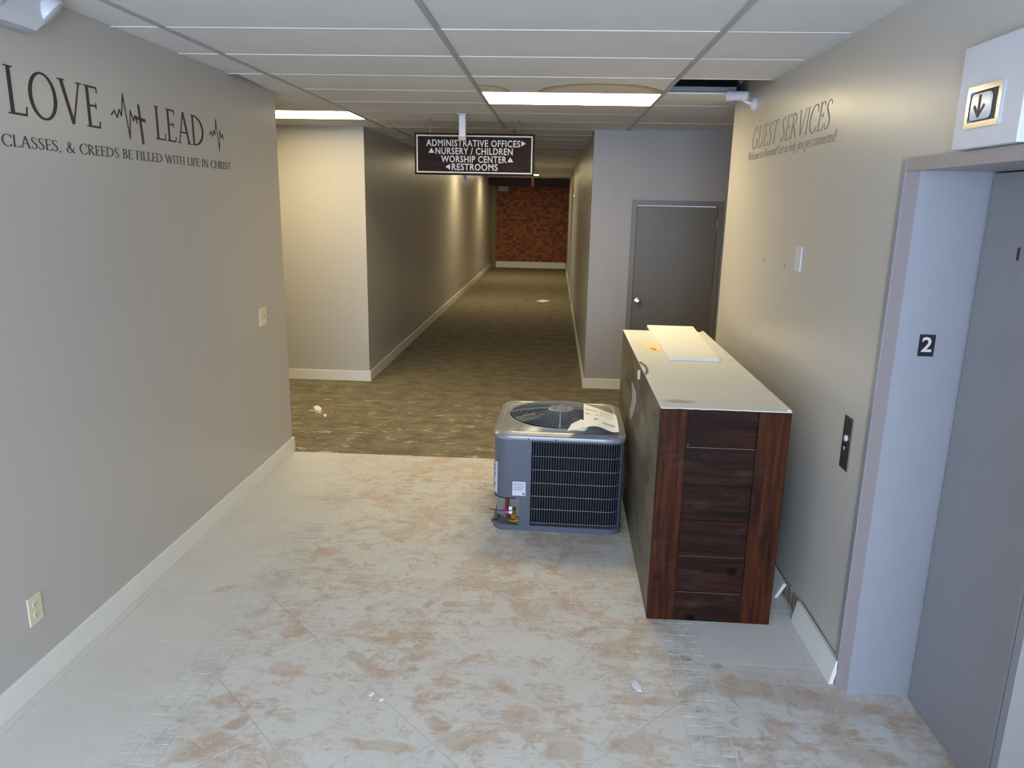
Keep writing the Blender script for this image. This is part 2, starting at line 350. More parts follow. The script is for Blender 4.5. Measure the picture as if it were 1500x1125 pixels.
# brick end of the passage, bricks as one joined part (each is about 9 x 3 pixels)
BW = struct('wall_hall_end', MB().box(XH, XK, YE, YE+.2, 0, TOP), 'mortar', 'red brick wall closing the passage')
br = MB(); zz = .20; r_ = 0
while zz < 2.5:
    x = -1.80 - (.1 if r_ % 2 else 0)
    while x < XK:
        a, b = max(x, -1.80), min(x+.192, XK-.001)
        if b-a > .02:
            dy = random.uniform(.008, .014); br.box(a, b, YE-dy, YE+.01, zz, zz+.06)
        x += .204
    zz += .071; r_ += 1
tag(br.build('bricks', 'brick', BW), 'weathered red bricks', kind='stuff')
MB().box(XH, -1.80, YE-.06, YE+.01, 0, 2.5).build('pilaster', 'plaster_olive', BW)
MB().box(XH, XK, YE-1.0, YE+.01, 2.44, HC+.02).build('soffit', 'deck', BW)
MB().box(-1.75, -1.45, YE-.14, YE-.02, 2.28, 2.42).build('junction_box', 'ceil_bar', BW)

# baseboards
def bb(name, x0, x1, y0, y1, h=.112): return struct(name, MB().box(x0, x1, y0, y1, 0, h, bevel=.003), 'trim')
bb('baseboard_left', XL, XL+.016, YF, YLE+.016)
bb('baseboard_left_end', XL-.16, XL, YLE, YLE+.016)
bb('baseboard_back_left', -6.2, XH+.016, YB-.016, YB)
bb('baseboard_hall_left', XH, XH+.016, YB, YE)
bb('baseboard_back_right', XK-.016, DX0, YB-.016, YB)
bb('baseboard_hall_right', XK-.016, XK, YB, HD0-.06)
bb('baseboard_hall_right_far', XK-.016, XK, HD1+.06, YE)
bb('baseboard_hall_end', XH+.016, XK-.016, YE-.03, YE-.012, .19)
# the right-hand baseboard is broken: a piece by the elevator, a torn gap, the rest leaning out behind the counter
q = MB().prism([(1.192, 2.80, .0), (1.210, 2.80, .0), (1.228, 2.80, .104), (1.212, 2.80, .108)], (-.008, .485, 0))
struct('baseboard_right', q, 'trim', 'short loose piece of white baseboard by the elevator frame')
q = MB().prism([(1.165, 3.50, 0), (1.182, 3.50, 0), (1.222, 3.50, .075), (1.206, 3.50, .082)], (.012, 2.12, 0))
struct('baseboard_right_far', q, 'trim', 'white baseboard leaning off the wall behind the counter')
tp = MB(); pts = []
for i in range(15):
    y = 3.27+i*.025; pts.append((y, .085+random.uniform(-.02, .02)))
for i in range(14):
    (a, za), (b, zb) = pts[i], pts[i+1]
    tp.prism([(XR-.002, a, 0), (XR-.002, b, 0), (XR-.002, b, zb), (XR-.002, a, za)], (-.006-random.random()*.006, 0, 0))
tag(tp.build('torn_plaster', 'torn', WR), 'torn brown wallboard where the baseboard is missing')
for (u, v) in ((1119, 381), (1149, 389)):
    c = at_x(u, v, XR); MB().lathe((XR+.001, c.y, c.z), (-1, 0, 0), [(.008, 0), (.007, .003), (.001, .004)], 10).build('screw_hole', 'torn', WR)

# ------------------------------------------------------------------ floor: slab, tiles, mosaic band, carpet
FLOOR = struct('floor', MB().box(-2.1, 1.9, YF, 5.45, -.12, -.0022), 'grout', 'dusty clay tile floor of the lobby')
struct('floor_carpet', MB().box(-6.2, 4.2, 5.45, YB, -.12, .004).box(XH, XK+.2, YB, YE, -.12, .004), 'carpet', 'worn brown carpet dusted with white')
FX0, FX1, FY1 = -1.323, .552, 4.81          # diagonal field
HDG, Y0 = .3125, 2.6275                      # half diagonal, node height on the x = FX1 column
def clip(poly, ax, val, keep_less):
    out = []
    for i in range(len(poly)):
        a, b = poly[i], poly[(i+1) % len(poly)]
        ia = (a[ax] <= val) == keep_less; ib = (b[ax] <= val) == keep_less
        if ia: out.append(a)
        if ia != ib:
            t = (val-a[ax])/(b[ax]-a[ax]); out.append((a[0]+(b[0]-a[0])*t, a[1]+(b[1]-a[1])*t))
    return out
def tile_poly(poly, name, mat, top=0.0, parent=FLOOR):
    if len(poly) < 3: return
    ar = abs(sum(poly[i][0]*poly[(i+1) % len(poly)][1]-poly[(i+1) % len(poly)][0]*poly[i][1] for i in range(len(poly))))/2
    if ar < .0008: return
    top += random.uniform(-.0006, .0006)
    return MB().prism([(x, y, -.012) for x, y in poly], (0, 0, .012+top)).build(name, M[(mat,)+cell_of(sum(p[0] for p in poly)/len(poly), sum(p[1] for p in poly)/len(poly))], parent)
G = .0045
for i in range(-1, 8):
    for j in range(-12, 10):
        cx = FX1-HDG*i; cy = Y0+HDG*(j+(0 if i % 2 else 0))
        if (i+j) % 2 == 0: continue                       # tile centres fall between the nodes
        if cy < .2 or cy > 5.3: continue
        r = HDG-G*1.41/2
        poly = [(cx-r, cy), (cx, cy-r), (cx+r, cy), (cx, cy+r)]
        for ax, val, less in ((0, FX0+G/2, False), (0, FX1-G/2, True), (1, FY1, True), (1, .25, False)): poly = clip(poly, ax, val, less) if len(poly) > 2 else []
        tile_poly(poly, 'floor_tile', 'tile')
MP = .0517; mos = MB(); nm = 0
mos_me = {}
def mosaic(cx, cy, single):
    global nm
    dz = random.uniform(-.0008, .0004)
    if single and nm < 296:
        ce = cell_of(cx, cy)
        if ce not in mos_me: mos_me[ce] = MB().box(-MP/2+.0022, MP/2-.0022, -MP/2+.0022, MP/2-.0022, -.012, 0).mesh('mosaic_tile')
        o = link('mosaic_tile', mos_me[ce], M[('mosaic',)+ce], FLOOR); o.location = (cx, cy, dz); nm += 1
    else: mos.box(cx-MP/2+.0022, cx+MP/2-.0022, cy-MP/2+.0022, cy+MP/2-.0022, -.012, dz)
for side in (0, 1):
    xa = FX1 if side else FX0-3*MP
    for c in range(3):
        for r in range(int((4.97-.25)/MP)):
            y = 2.439-42*MP+(r+.5)*MP
            if y > 4.96: continue
            mosaic(xa+(c+.5)*MP, y, 1.95 < y < 3.62)
n_ = int((FX1-FX0)/MP)
for c in range(n_+1):
    for r in range(3):
        x = FX0+(c+.5)*MP
        if x < FX1-MP/2: mosaic(x, FY1+.004+(r+.5)*MP, False)
tag(mos.build('mosaic_band', M['mosaic', 0, 1], FLOOR), kind='stuff')
def row_tiles(x0, x1, ys, xsplit):
    xs = [x0]+xsplit+[x1]
    for a, b in zip(xs[:-1], xs[1:]):
        for c, d in zip(ys[:-1], ys[1:]): tile_poly([(a+G/2, c+G/2), (b-G/2, c+G/2), (b-G/2, d-G/2), (a+G/2, d-G/2)], 'floor_tile', 'tile')
row_tiles(XL, FX0-3*MP-.002, [.25, .69, 1.12, 1.555, 1.987, 2.42, 2.86, 3.275, 3.69, 4.127, 4.56, 4.985, 5.45], [-1.942])
row_tiles(FX1+3*MP+.002, XR, [.25, .66, 1.10, 1.54, 1.99, 2.439], [1.145])
row_tiles(FX1+3*MP+.002, XR, [2.904, 3.37, 3.83, 4.29, 4.72, 4.985, 5.45], [1.145])
row_tiles(FX1+3*MP+.002, 1.145, [2.439, 2.904], [])
row_tiles(1.145, 1.486, [2.439, 2.842], [])
row_tiles(1.145, XR, [2.842, 2.904], [])
row_tiles(XR, 1.486, [1.66, 1.99, 2.439], [])
row_tiles(FX0-3*MP, FX1+3*MP, [4.985, 5.45], [-1.04, -.60, -.16, .28])

# ------------------------------------------------------------------ ceiling: deck, panels, grid
CEIL = struct('ceiling', MB().box(-6.36, 4.36, YF-.16, YE+.2, TOP, TOP+.1), 'deck', 'suspended ceiling of pale fibre panels')
CX = [-2.975-1.2192*k for k in (2, 1)]+[-2.9744, -1.7552, -.536, .6832, 1.9024, 3.1216]
CX = [CX[0], CX[1]]+CX[2:]
RY = [3.482+.6096*k for k in range(-10, 33)]
LIGHTS = {(-.536, 5.311), (-2.974, 6.530)}
HALL_LIGHTS = [15.06, 19.94]
pan_cache = {}
def panel(x0, x1, y0, y1, mat='panel', poly=None):
    if poly is None:
        k = (round(x1-x0, 3), round(y1-y0, 3), mat)
        if k not in pan_cache: pan_cache[k] = MB().box(0, x1-x0, 0, y1-y0, 0, .016, bevel=.0015).mesh('ceiling_panel')
        o = link('ceiling_panel', pan_cache[k], mat, CEIL); o.location = (x0, y0, HC+random.uniform(.0005, .003))
    else: MB().prism([(x, y, HC+.001) for x, y in poly], (0, 0, .016)).build('ceiling_panel', mat, CEIL)
HROWS = [YB+.02+.6096*k for k in range(26)]
def region(x0, x1, y0, y1):
    for a, b in zip(CX[:-1], CX[1:]):
        a_, b_ = max(a, x0), min(b, x1)
        if b_-a_ < .03: continue
        for c, d in zip(RY[:-1], RY[1:]):
            c_, d_ = max(c, y0), min(d, y1)
            if d_-c_ < .03: continue
            if (round(a, 3), round(c, 3)) in {(round(p, 3), round(q_, 3)) for p, q_ in LIGHTS}: continue
            if abs(a-.6832) < .01 and abs(c-4.7012) < .01 and y1 < 6: continue      # the missing panel
            if abs(b-(-1.7552)) < .01 and abs(c-4.7012) < .01 and x0 > -2.2:          # slipped panel, sliver of dark beside the wall
                panel(a_, b_, c_, d_, poly=[(a_+.045, c_), (b_, c_), (b_, d_), (a_+.002, d_), (a_+.02, c_+.42)]); continue
            st = abs(a-(-.536)) < .01 and abs(c-4.7012) < .01
            panel(a_, b_, c_, d_, 'panel_stain' if st else 'panel')
region(XL+.002, XR-.002, YF, 5.3108)
region(-6.2, 4.2, 5.55, YB-.002) if False else None
def region2(x0, x1, c, d):
    for a, b in zip(CX[:-1], CX[1:]):
        a_, b_ = max(a, x0), min(b, x1)
        if b_-a_ < .03: continue
        if any(abs(a-p) < .01 and abs(c-q_) < .01 for p, q_ in LIGHTS): continue
        panel(a_, b_, c, d)
region2(XL+.002, XR-.002, 5.3108, 5.3108+.6096)
region2(-6.2, XL, 5.46, 5.9204); region2(XR, 4.2, 5.64, 5.9204)
for k in range(4):
    c = 5.9204+.6096*k; d = min(c+.6096, YB)
    if d-c > .03: region2(-6.2, 4.2, c, d)
def is_hl(c): return any(c-.01 < yy-.305 < c+.3 for yy in HALL_LIGHTS)
HX = [XH, -1.68, -.46, XK]
for c in HROWS:
    d = min(c+.6096, YE-1.0)
    if d-c < .05: continue
    for a, b in zip(HX[:-1], HX[1:]):
        if a == -1.68 and any(abs(c-q_) < .305 for q_ in [yy-.305 for yy in HALL_LIGHTS]): continue
        panel(a+.001, b-.001, c, d)
for x in (-1.7552, -.536, .6832): MB().box(x-.013, x+.013, YF, YB, HC-.005, HC+.03).build('grid_runner', 'ceil_bar', CEIL)
for x in (-2.9744, -4.1936, -5.4128): MB().box(x-.013, x+.013, YLE, YB, HC-.005, HC+.03).build('grid_runner', 'ceil_bar', CEIL)
for x in (1.9024, 3.1216): MB().box(x-.013, x+.013, YRE, YB, HC-.005, HC+.03).build('grid_runner', 'ceil_bar', CEIL)
for x in HX[1:3]: MB().box(x-.013, x+.013, YB, YE-1, HC-.005, HC+.03).build('grid_runner', 'ceil_bar', CEIL)
for y in RY:
    if YF < y < YB:
        x0, x1 = (XL, XR) if y < 5.5 else (-6.2, 4.2)
        MB().box(x0, x1, y-.003, y+.003, HC-(.002 if y < 5.2 else -.0004), HC+.02).build('cross_tee', 'ceil_tee' if y < 5.2 else 'panel', CEIL)
for c in HROWS:
    if c < YE-1: MB().box(XH, XK, c-.003, c+.003, HC+.0004, HC+.02).build('cross_tee', 'panel', CEIL)
MB().box(XR-.02, XR, YF, 4.68, HC-.006, HC).build('wall_angle', 'ceil_tee', CEIL)
# steel channel seen through the missing panel
ch = MB().box(.69, 1.14, 5.235, 5.30, HC+.010, HC+.034).box(.69, 1.14, 5.22, 5.235, HC+.030, HC+.034)
tag(ch.build('steel_channel', 'steel', CEIL), 'grey steel channel above the missing panel')
tag(MB().box(1.14, XR, 4.75, 5.31, HC+.10, HC+.115).build('wood_blocking', 'torn', CEIL), 'brown blocking above the missing panel')
MB().tube([(1.10, 5.05, HC+.14), (1.13, 5.05, HC+.06), (1.14, 5.12, HC+.05)], .01, 8).build('conduit_end', 'steel', CEIL)

# ------------------------------------------------------------------ ceiling lights
def ceiling_light(label, x0, y0, group=None):
    t = thing('ceiling_light', label, 'light', (x0+.6096, y0+.3048, HC), 0, group)
    a, b = .6096-.014, .3048-.010
    f = MB().box(-a-.008, a+.008, -b-.008, -b, -.004, .05).box(-a-.008, a+.008, b, b+.008, -.004, .05).box(-a-.008, -a, -b, b, -.004, .05).box(a, a+.008, -b, b, -.004, .05)
    f.build('frame', 'ceil_tee', t)
    MB().box(-a, a, -b, b, .002, .010).build('diffuser', 'diffuser', t)
    MB().box(-a, a, -b, b, .05, .09).build('housing', 'steel', t)
    return t
ceiling_light('lit recessed ceiling light beside the water stained panel', -.536, 5.3108)
ceiling_light('lit recessed ceiling light over the side corridor on the left', -2.9744, 6.530)
for yy, lab in zip(HALL_LIGHTS, ('lit ceiling light in the middle of the brick ended passage', 'lit ceiling light nearest the brick wall')):
    ceiling_light(lab, -1.68, [c for c in HROWS if abs(c-(yy-.305)) < .305][0])

# ------------------------------------------------------------------ elevator
E1 = 2.745; E0 = 1.66; EX = 1.486; EZ = 2.05
fr = tag(thing('elevator_frame', 'painted steel elevator frame set in the wall', 'frame', (0, 0, 0)), kind='structure')
fr.name = 'trim_1'
def jamb(y_out, y_mid, y_in, sgn):
    P = [(XR+.05, y_out), (XR-.010, y_out), (XR-.012, y_mid), (XR+.012, y_in)]
    return P
mb = MB().prism([(XR+.05, 2.842, 0), (XR-.010, 2.842, 0), (XR-.013, 2.80, 0), (XR+.05, 2.80, 0)], (0, 0, 2.092)); mb.build('casing_edge', 'frame_paint', fr)
mb = MB().prism([(XR-.010, 2.7995, 0), (XR+.014, E1, 0), (XR+.014, 2.7995, 0)], (0, 0, 2.092)); mb.build('casing_return', 'frame_edge', fr)
MB().box(XR+.0142, EX+.05, E1, E1+.05, 0, EZ+.03).build('jamb', 'frame_paint', fr)
MB().box(XR+.0, EX+.05, E0-.09, E0, 0, EZ+.03).build('jamb', 'frame_paint', fr)
MB().box(XR-.011, XR+.02, E0-.1, 2.80, EZ, 2.092).build('header', 'frame_edge', fr)
MB().box(XR+.02, EX+.05, E0, E1, EZ, EZ+.04).build('header_soffit', 'frame_edge', fr)
d1 = tag(thing('door_1', 'closed grey elevator doors', 'door'), kind='structure'); del d1['category']
SE = 2.197
MB().box(EX, EX+.03, SE, E1-.010, .006, EZ-.004, bevel=.003).build('door_leaf', 'elev_door', d1)
MB().box(EX+.003, EX+.03, SE-.038, SE-.004, .006, EZ-.004, bevel=.003).build('astragal', 'frame_paint', d1)
MB().box(EX+.001, EX+.03, E0, SE-.040, .006, EZ-.004, bevel=.003).build('door_leaf', 'elev_door_light', d1)
c = at_x(1492, 372, EX); MB().box(EX-.002, EX+.01, c.y-.006, c.y+.006, c.z-.02, c.z+.02).build('key_hole', 'black', d1)

# ------------------------------------------------------------------ text helpers
def text_mesh(body, size, offset=0.0, shear=0.0, extrude=0.001, align='LEFT', space=1.0):
    cu = bpy.data.curves.new('t', 'FONT'); cu.body = body; cu.size = size; cu.offset = offset; cu.shear = shear; cu.extrude = extrude; cu.align_x = align; cu.space_character = space; cu.resolution_u = 3
    o = bpy.data.objects.new('t', cu); COL.objects.link(o); bpy.context.view_layer.update()
    me = bpy.data.meshes.new_from_object(o.evaluated_get(bpy.context.evaluated_depsgraph_get()))
    bpy.data.objects.remove(o); return me
def bounds(me): xs = [v.co.x for v in me.vertices]; ys = [v.co.y for v in me.vertices]; return min(xs), max(xs), min(ys), max(ys)
# a small roman alphabet with thick stems, thin strokes and serifs; cap height 1
TH, TN = .105, .048
def S(a, b, w): return ('s', a, b, w)
def arc(cx, cy, rx, ry, a0, a1, n=18, w0=TN, w1=TH): # stroke heavier at its sides
    pts = []
    for i in range(n+1):
        t = math.radians(a0+(a1-a0)*i/n); pts.append((cx+rx*math.cos(t), cy+ry*math.sin(t), w0+(w1-w0)*abs(math.cos(t))**1.5))
    return ('c', pts)
def sf(x, y, w=.12): return ('s', (x-w, y), (x+w, y), .032)
def stem(x): return [S((x, 0), (x, 1), TH), sf(x, .016), sf(x, .984)]
GL = {
 'L': (.56, stem(.14)+[S((.14, .02), (.52, .02), TN), S((.52, 0), (.55, .2), .04)]),
 'E': (.56, stem(.14)+[S((.14, .02), (.5, .02), TN), S((.14, .98), (.48, .98), TN), S((.14, .53), (.42, .53), TN), S((.5, 0), (.53, .17), .04), S((.48, 1), (.49, .85), .04), S((.42, .45), (.42, .61), .035)]),
 'F': (.52, stem(.14)+[S((.14, .98), (.47, .98), TN), S((.14, .53), (.4, .53), TN), S((.47, 1), (.48, .84), .04), S((.4, .45), (.4, .61), .035)]),
 'I': (.28, stem(.14)),
 'H': (.8, stem(.14)+stem(.66)+[S((.14, .52), (.66, .52), TN)]),
 'T': (.66, stem(.33)+[S((.02, .98), (.64, .98), TN), S((.02, 1), (.0, .83), .04), S((.64, 1), (.66, .83), .04)]),
 'N': (.84, [S((.14, 0), (.14, 1), TN), S((.12, .98), (.72, .0), TH), S((.72, 0), (.72, 1), TN), sf(.14, .016, .1), sf(.1, .984, .1), sf(.72, .984, .1)]),
 'V': (.8, [S((.1, 1), (.41, 0), TH), S((.41, 0), (.71, 1), TN), sf(.1, .984), sf(.71, .984, .1)]),
 'W': (1.12, [S((.1, 1), (.36, 0), TH), S((.36, 0), (.57, .95), TN), S((.55, 1), (.8, 0), TH), S((.8, 0), (1.04, 1), TN), sf(.1, .984, .1), sf(1.04, .984, .1)]),
 'A': (.8, [S((.1, 0), (.4, 1.02), TN), S((.4, 1.02), (.7, 0), TH), S((.2, .36), (.6, .36), TN), sf(.1, .016, .1), sf(.7, .016, .12)]),
 'U': (.78, [S((.14, .3), (.14, 1), TH), S((.64, .3), (.64, 1), TN), arc(.39, .3, .25, .3, 180, 360), sf(.14, .984), sf(.64, .984, .1)]),
 'O': (.92, [arc(.46, .5, .38, .5, 0, 360, 36)]),
 'C': (.78, [arc(.46, .5, .38, .5, 48, 312, 26), S((.72, .88), (.71, .72), .04), S((.71, .12), (.73, .22), .035)]),
 'G': (.86, [arc(.46, .5, .38, .5, 48, 300, 26), S((.73, .05), (.73, .44), TH*.9), sf(.73, .45, .1), S((.72, .88), (.71, .72), .04)]),
 'D': (.86, stem(.14)+[arc(.16, .5, .6, .48, -90, 90, 22)]),
 'B': (.62, stem(.14)+[arc(.16, .76, .32, .22, -90, 90, 14), arc(.16, .28, .38, .26, -90, 90, 14)]),
 'R': (.7, stem(.14)+[arc(.16, .74, .34, .24, -90, 90, 14), S((.26, .5), (.64, .02), TH), sf(.66, .016, .05)]),
 'S': (.54, [('c', [(.44, .80, .04), (.42, .92, .05), (.30, .985, .05), (.17, .96, .06), (.09, .86, .08), (.1, .72, .1), (.22, .58, .11), (.36, .44, .11), (.45, .29, .1), (.43, .13, .08), (.33, .03, .06), (.2, .015, .05), (.08, .08, .05), (.06, .22, .04)])]),
 '&': (.86, [('c', [(.78, .5, .04), (.66, .25, .045), (.5, .08, .05), (.3, .01, .06), (.13, .08, .08), (.08, .25, .1), (.16, .4, .09), (.34, .55, .06), (.46, .7, .06), (.46, .88, .07), (.35, .98, .05), (.24, .92, .06), (.21, .78, .08), (.3, .58, .1), (.5, .28, .11), (.66, .08, .1), (.8, .0, .06)])]),
 ',': (.26, [('c', [(.12, .08, .1), (.14, .0, .09), (.1, -.12, .04)])]),
 ' ': (.34, []),
}
def glyph_polys(ch, wt=1.0):
    out = []
    for g in GL[ch][1]:
        if g[0] == 's':
            a, b = Vector(g[1]), Vector(g[2]); d = (b-a).normalized(); n = Vector((-d.y, d.x))*g[3]*wt/2; out.append([a+n, b+n, b-n, a-n])
        else:
            P = g[1]; k = len(P)
            L, R = [], []
            for i in range(k):
                a = Vector(P[max(i-1, 0)][:2]); b = Vector(P[min(i+1, k-1)][:2])
                d = (b-a).normalized() if (b-a).length > 1e-6 else Vector((0, 1)); n = Vector((-d.y, d.x))*P[i][2]*wt/2; q_ = Vector(P[i][:2]); L.append(q_+n); R.append(q_-n)
            if (Vector(P[0][:2])-Vector(P[-1][:2])).length < 1e-4: L[-1] = L[0]; R[-1] = R[0]
            for i in range(k-1): out.append([L[i], L[i+1], R[i+1], R[i]])
    return out
def roman_line(parent, body, span, height, place, mat, wt=1.0, shear=0.0, gap=.06, name='letter'):
    tot = sum(GL[c][0]+gap for c in body)-gap; sx = span/tot; x = 0
    for c in body:
        if c != ' ':
            mb = MB()
            for pi, poly in enumerate(glyph_polys(c, wt)):
                e = .0012+pi*.00002
                mb.prism([place((x+q_.x+shear*q_.y)*sx, q_.y*height, 0) for q_ in poly], Vector(place(0, 0, e))-Vector(place(0, 0, 0)))
            mb.build(name, mat, parent)
        x += GL[c][0]+gap
def ribbon(pts, w, place, mat, parent, name):
    mb = MB(); k = len(pts)
    for i in range(k-1):
        a, b = Vector(pts[i]), Vector(pts[i+1]); d = (b-a).normalized(); n = Vector((-d.y, d.x))*w/2; a2 = a-d*w*.3; b2 = b+d*w*.3
        mb.prism([place(q_.x, q_.y, 0) for q_ in (a2+n, b2+n, b2-n, a2-n)], Vector(place(0, 0, .0013+i*.00002))-Vector(place(0, 0, 0)))
    return mb.build(name, mat, parent)

# ------------------------------------------------------------------ lettering on the left wall
HB = [(0, .48), (.10, .58), (.17, .44), (.25, .62), (.31, .50), (.40, .98), (.52, .02), (.60, .66), (.68, .44), (.74, .56), (.80, .40)]
def left_place(y0, z0): return lambda u, v, e: (e, y0-2.76+u, z0-2.0+v)
t = thing('wall_lettering', 'black serif words LOVE and LEAD with heartbeat lines on the greige wall', 'lettering', (XL+.0003, 2.76, 2.0))
roman_line(t, 'LOVE', .575, .168, left_place(2.755, 2.196), 'lettering')
roman_line(t, 'LEAD', .535, .158, left_place(3.785, 2.190), 'lettering')
pl = left_place(3.415, 2.168)
ribbon([(a*.262, b*.200) for a, b in HB], .0075, pl, 'lettering', t, 'heartbeat_line')
cr = MB()
for poly in ([(.238, -.012), (.258, -.012), (.240, .168), (.224, .168)], [(.195, .098), (.283, .090), (.284, .106), (.195, .112)]):
    cr.prism([pl(a, b, 0) for a, b in poly], (.0016+.0001*len(cr.v), 0, 0))
cr.build('cross_mark', 'lettering', t)
ribbon([(a*.235, b*.180) for a, b in HB], .0065, left_place(4.385, 2.178), 'lettering', t, 'heartbeat_line')
t = thing('wall_lettering', 'small charcoal line of serif words ending in LIFE IN CHRIST', 'lettering', (XL+.0003, 2.76, 2.0))
roman_line(t, ', CLASSES, & CREEDS BE FILLED WITH LIFE IN CHRIST', 4.648-2.655, .042, left_place(2.655, 2.080), 'lettering_mid', 1.15, gap=.03)
# lettering on the right wall
def right_place(y0, z0): return lambda u, v, e: (-e, y0-5.08-u, z0-2.2+v)
t = thing('wall_lettering', 'thin taupe words GUEST SERVICES above a script line', 'lettering', (XR-.0003, 5.08, 2.2))
roman_line(t, 'GUEST SERVICES', 1.40, .128, right_place(5.07, 2.276), 'lettering_brown', .72, .18, gap=.05)
t = thing('wall_lettering', 'faint taupe italic script line under GUEST SERVICES', 'lettering', (XR-.0003, 5.08, 2.2))
words = 'Welcome to Remnant! Let us help you get connected!'.split(' ')
me_all = text_mesh(' '.join(words), .074, 0.0, .45, .0006); bx0, bx1, _, _ = bounds(me_all); sc = 1.57/(bx1-bx0)
xcur = 0
full = ''
for wd in words:
    pre = text_mesh(full+'|', .074, 0, 0, .0006); b1 = bounds(pre)[1]; bpy.data.meshes.remove(pre)
    me = text_mesh(wd, .074, -.0006, .45, .0006)
    for v in me.vertices: q_ = v.co.copy(); v.co = Vector((-(q_.z+.0006), 5.155-5.08-(b1+q_.x)*sc, 2.212-2.2+q_.y))
    link('word', me, 'lettering_pale', t); full += wd+' '

# ------------------------------------------------------------------ hanging sign
SY = 7.0; s0 = at_y(607, 194, SY); s1 = at_y(782, 258.5, SY)
sw, sh = s1.x-s0.x, s0.z-s1.z; scx, scz = (s0.x+s1.x)/2, (s0.z+s1.z)/2
t = thing('directory_sign', 'dark wooden directional sign with white lettering hung from the ceiling', 'sign', (scx, SY, scz))
MB().box(-sw/2, sw/2, 0, .03, -sh/2, sh/2, bevel=.004).build('board', 'sign_wood', t)
b = MB(); iw, ih, k = sw/2-.018, sh/2-.018, .011
for bx in ((-iw, iw, ih-k, ih), (-iw, iw, -ih, -ih+k), (-iw, -iw+k, -ih+k, ih-k), (iw-k, iw, -ih+k, ih-k)): b.box(bx[0], bx[1], -.0035, .001, bx[2], bx[3])
b.build('border_line', 'sign_text', t)
def sign_pt(u, v): p = at_y(u, v, SY); return p.x-scx, p.z-scz
for body, u0, u1, vb in (('ADMINISTRATIVE OFFICES', 624.5, 762, 213.5), ('NURSERY / CHILDREN', 638, 751, 225.3), ('WORSHIP CENTER', 646.3, 742, 237.2), ('RESTROOMS', 662, 729, 248.8)):
    x0, z0 = sign_pt(u0, vb); x1, _ = sign_pt(u1, vb)
    me = text_mesh(body, .085, .0014, 0, .0012, space=1.1); c0, c1, e0, e1 = bounds(me); kx = (x1-x0)/(c1-c0); kz = .058/.0619
    for v in me.vertices: q_ = v.co.copy(); v.co = Vector((x0+(q_.x-c0)*kx, -.0022-q_.z, z0+q_.y*kz))
    tag(link('text_line', me, 'sign_text', t), 'white capitals')
for (u, v, dr) in ((766.5, 210.5, 'r'), (632, 220.5, 'u'), (747.5, 234.5, 'u'), (656.5, 244.3, 'l')):
    x, z = sign_pt(u, v); a = .024
    tri = {'r': [(-a*.7, -a), (a, 0), (-a*.7, a)], 'u': [(-a*1.1, -a*.8), (a*1.1, -a*.8), (0, a)], 'l': [(a*.7, -a), (a*.7, a), (-a, 0)]}[dr]
    MB().prism([(x+p, 0, z+q_) for p, q_ in tri], (0, -.004, 0)).build('arrow', 'sign_text', t)
for x in (-.40, .40): MB().tube([(x, .015, sh/2-.01), (x, .015, HC-scz)], .004, 6).build('hanger_rod', 'steel', t)
x, z = sign_pt(681, 260.5); MB().box(x-.015, x+.015, -.004, .006, z-.012, z+.02).build('clip', 'blue', t)
# ceiling post in front of the sign
c = at_z(677.5, 171, HC)
t = thing('ceiling_post', 'short white square post with flange under the ceiling before the sign', 'post', (c.x, 6.55, HC))
c = at_y(677.5, 174, 6.55); t.location.x = c.x
zz = at_y(678, 206, 6.55).z-HC
MB().box(-.045, .045, -.045, .045, -.014, -.0055, bevel=.003).build('flange', 'white_plastic', t)
MB().box(-.027, .027, -.027, .027, zz+.03, -.014, bevel=.004).build('tube', 'white_plastic', t)
MB().box(-.03, .03, -.03, .03, zz, zz+.03, bevel=.004).build('end_cap', 'ceil_bar', t)
# edge-on red exit sign deep in the passage
c = at_y(780.5, 267, 19.2)
t = thing('exit_sign', 'red exit sign hanging edge on far down the passage', 'sign', (c.x, 19.2, HC-.005))
MB().box(-.03, .03, -.15, .15, c.z-HC-.10, c.z-HC+.09, bevel=.006).build('housing', 'red', t)
MB().tube([(0, 0, c.z-HC+.08), (0, 0, 0)], .012, 8).build('stem', 'white_plastic', t)

# ------------------------------------------------------------------ door beyond the lobby, passage door
d2 = tag(thing('door_2', 'closed grey door in the wall past the counter', 'door', (0, 0, 0)), kind='structure'); del d2['category']
f = MB().box(DX0, DX0+.052, YB-.014, YB+.13, 0, DZ).box(DX1-.052, DX1, YB-.014, YB+.13, 0, DZ).box(DX0+.052, DX1-.052, YB-.014, YB+.13, DZ-.052, DZ)
f.build('door_frame', 'door_frame', d2)
MB().box(DX0+.056, DX1-.056, YB+.006, YB+.05, .012, DZ-.057, bevel=.002).build('door_leaf', 'door_grey', d2)
c = at_y(934, 441, YB)
MB().lathe((c.x, YB+.006, c.z), (0, -1, 0), [(.033, 0), (.033, .008), (.014, .012), (.013, .035), (.026, .045), (.03, .06), (.024, .072), (.002, .076)], 20).build('door_knob', 'chrome', d2)
for z in (1.75, 1.02, .28): MB().tube([(DX1-.054, YB-.006, z-.05), (DX1-.054, YB-.006, z+.05)], .007, 8).build('hinge', 'brushed', d2)
d3 = tag(thing('door_3', 'pale door in the right wall of the passage', 'door', (0, 0, 0)), kind='structure'); del d3['category']
f = MB().box(XK-.02, XK+.13, HD0-.06, HD0, 0, HDZ+.06).box(XK-.02, XK+.13, HD1, HD1+.06, 0, HDZ+.06).box(XK-.02, XK+.13, HD0, HD1, HDZ, HDZ+.06)
f.build('door_frame', 'trim', d3)
MB().box(XK+.04, XK+.08, HD0+.004, HD1-.004, .012, HDZ-.005).build('door_leaf', 'door_frame', d3)

# ------------------------------------------------------------------ fittings on the walls
def lobe(name, label, cat, loc): return thing(name, label, cat, loc)
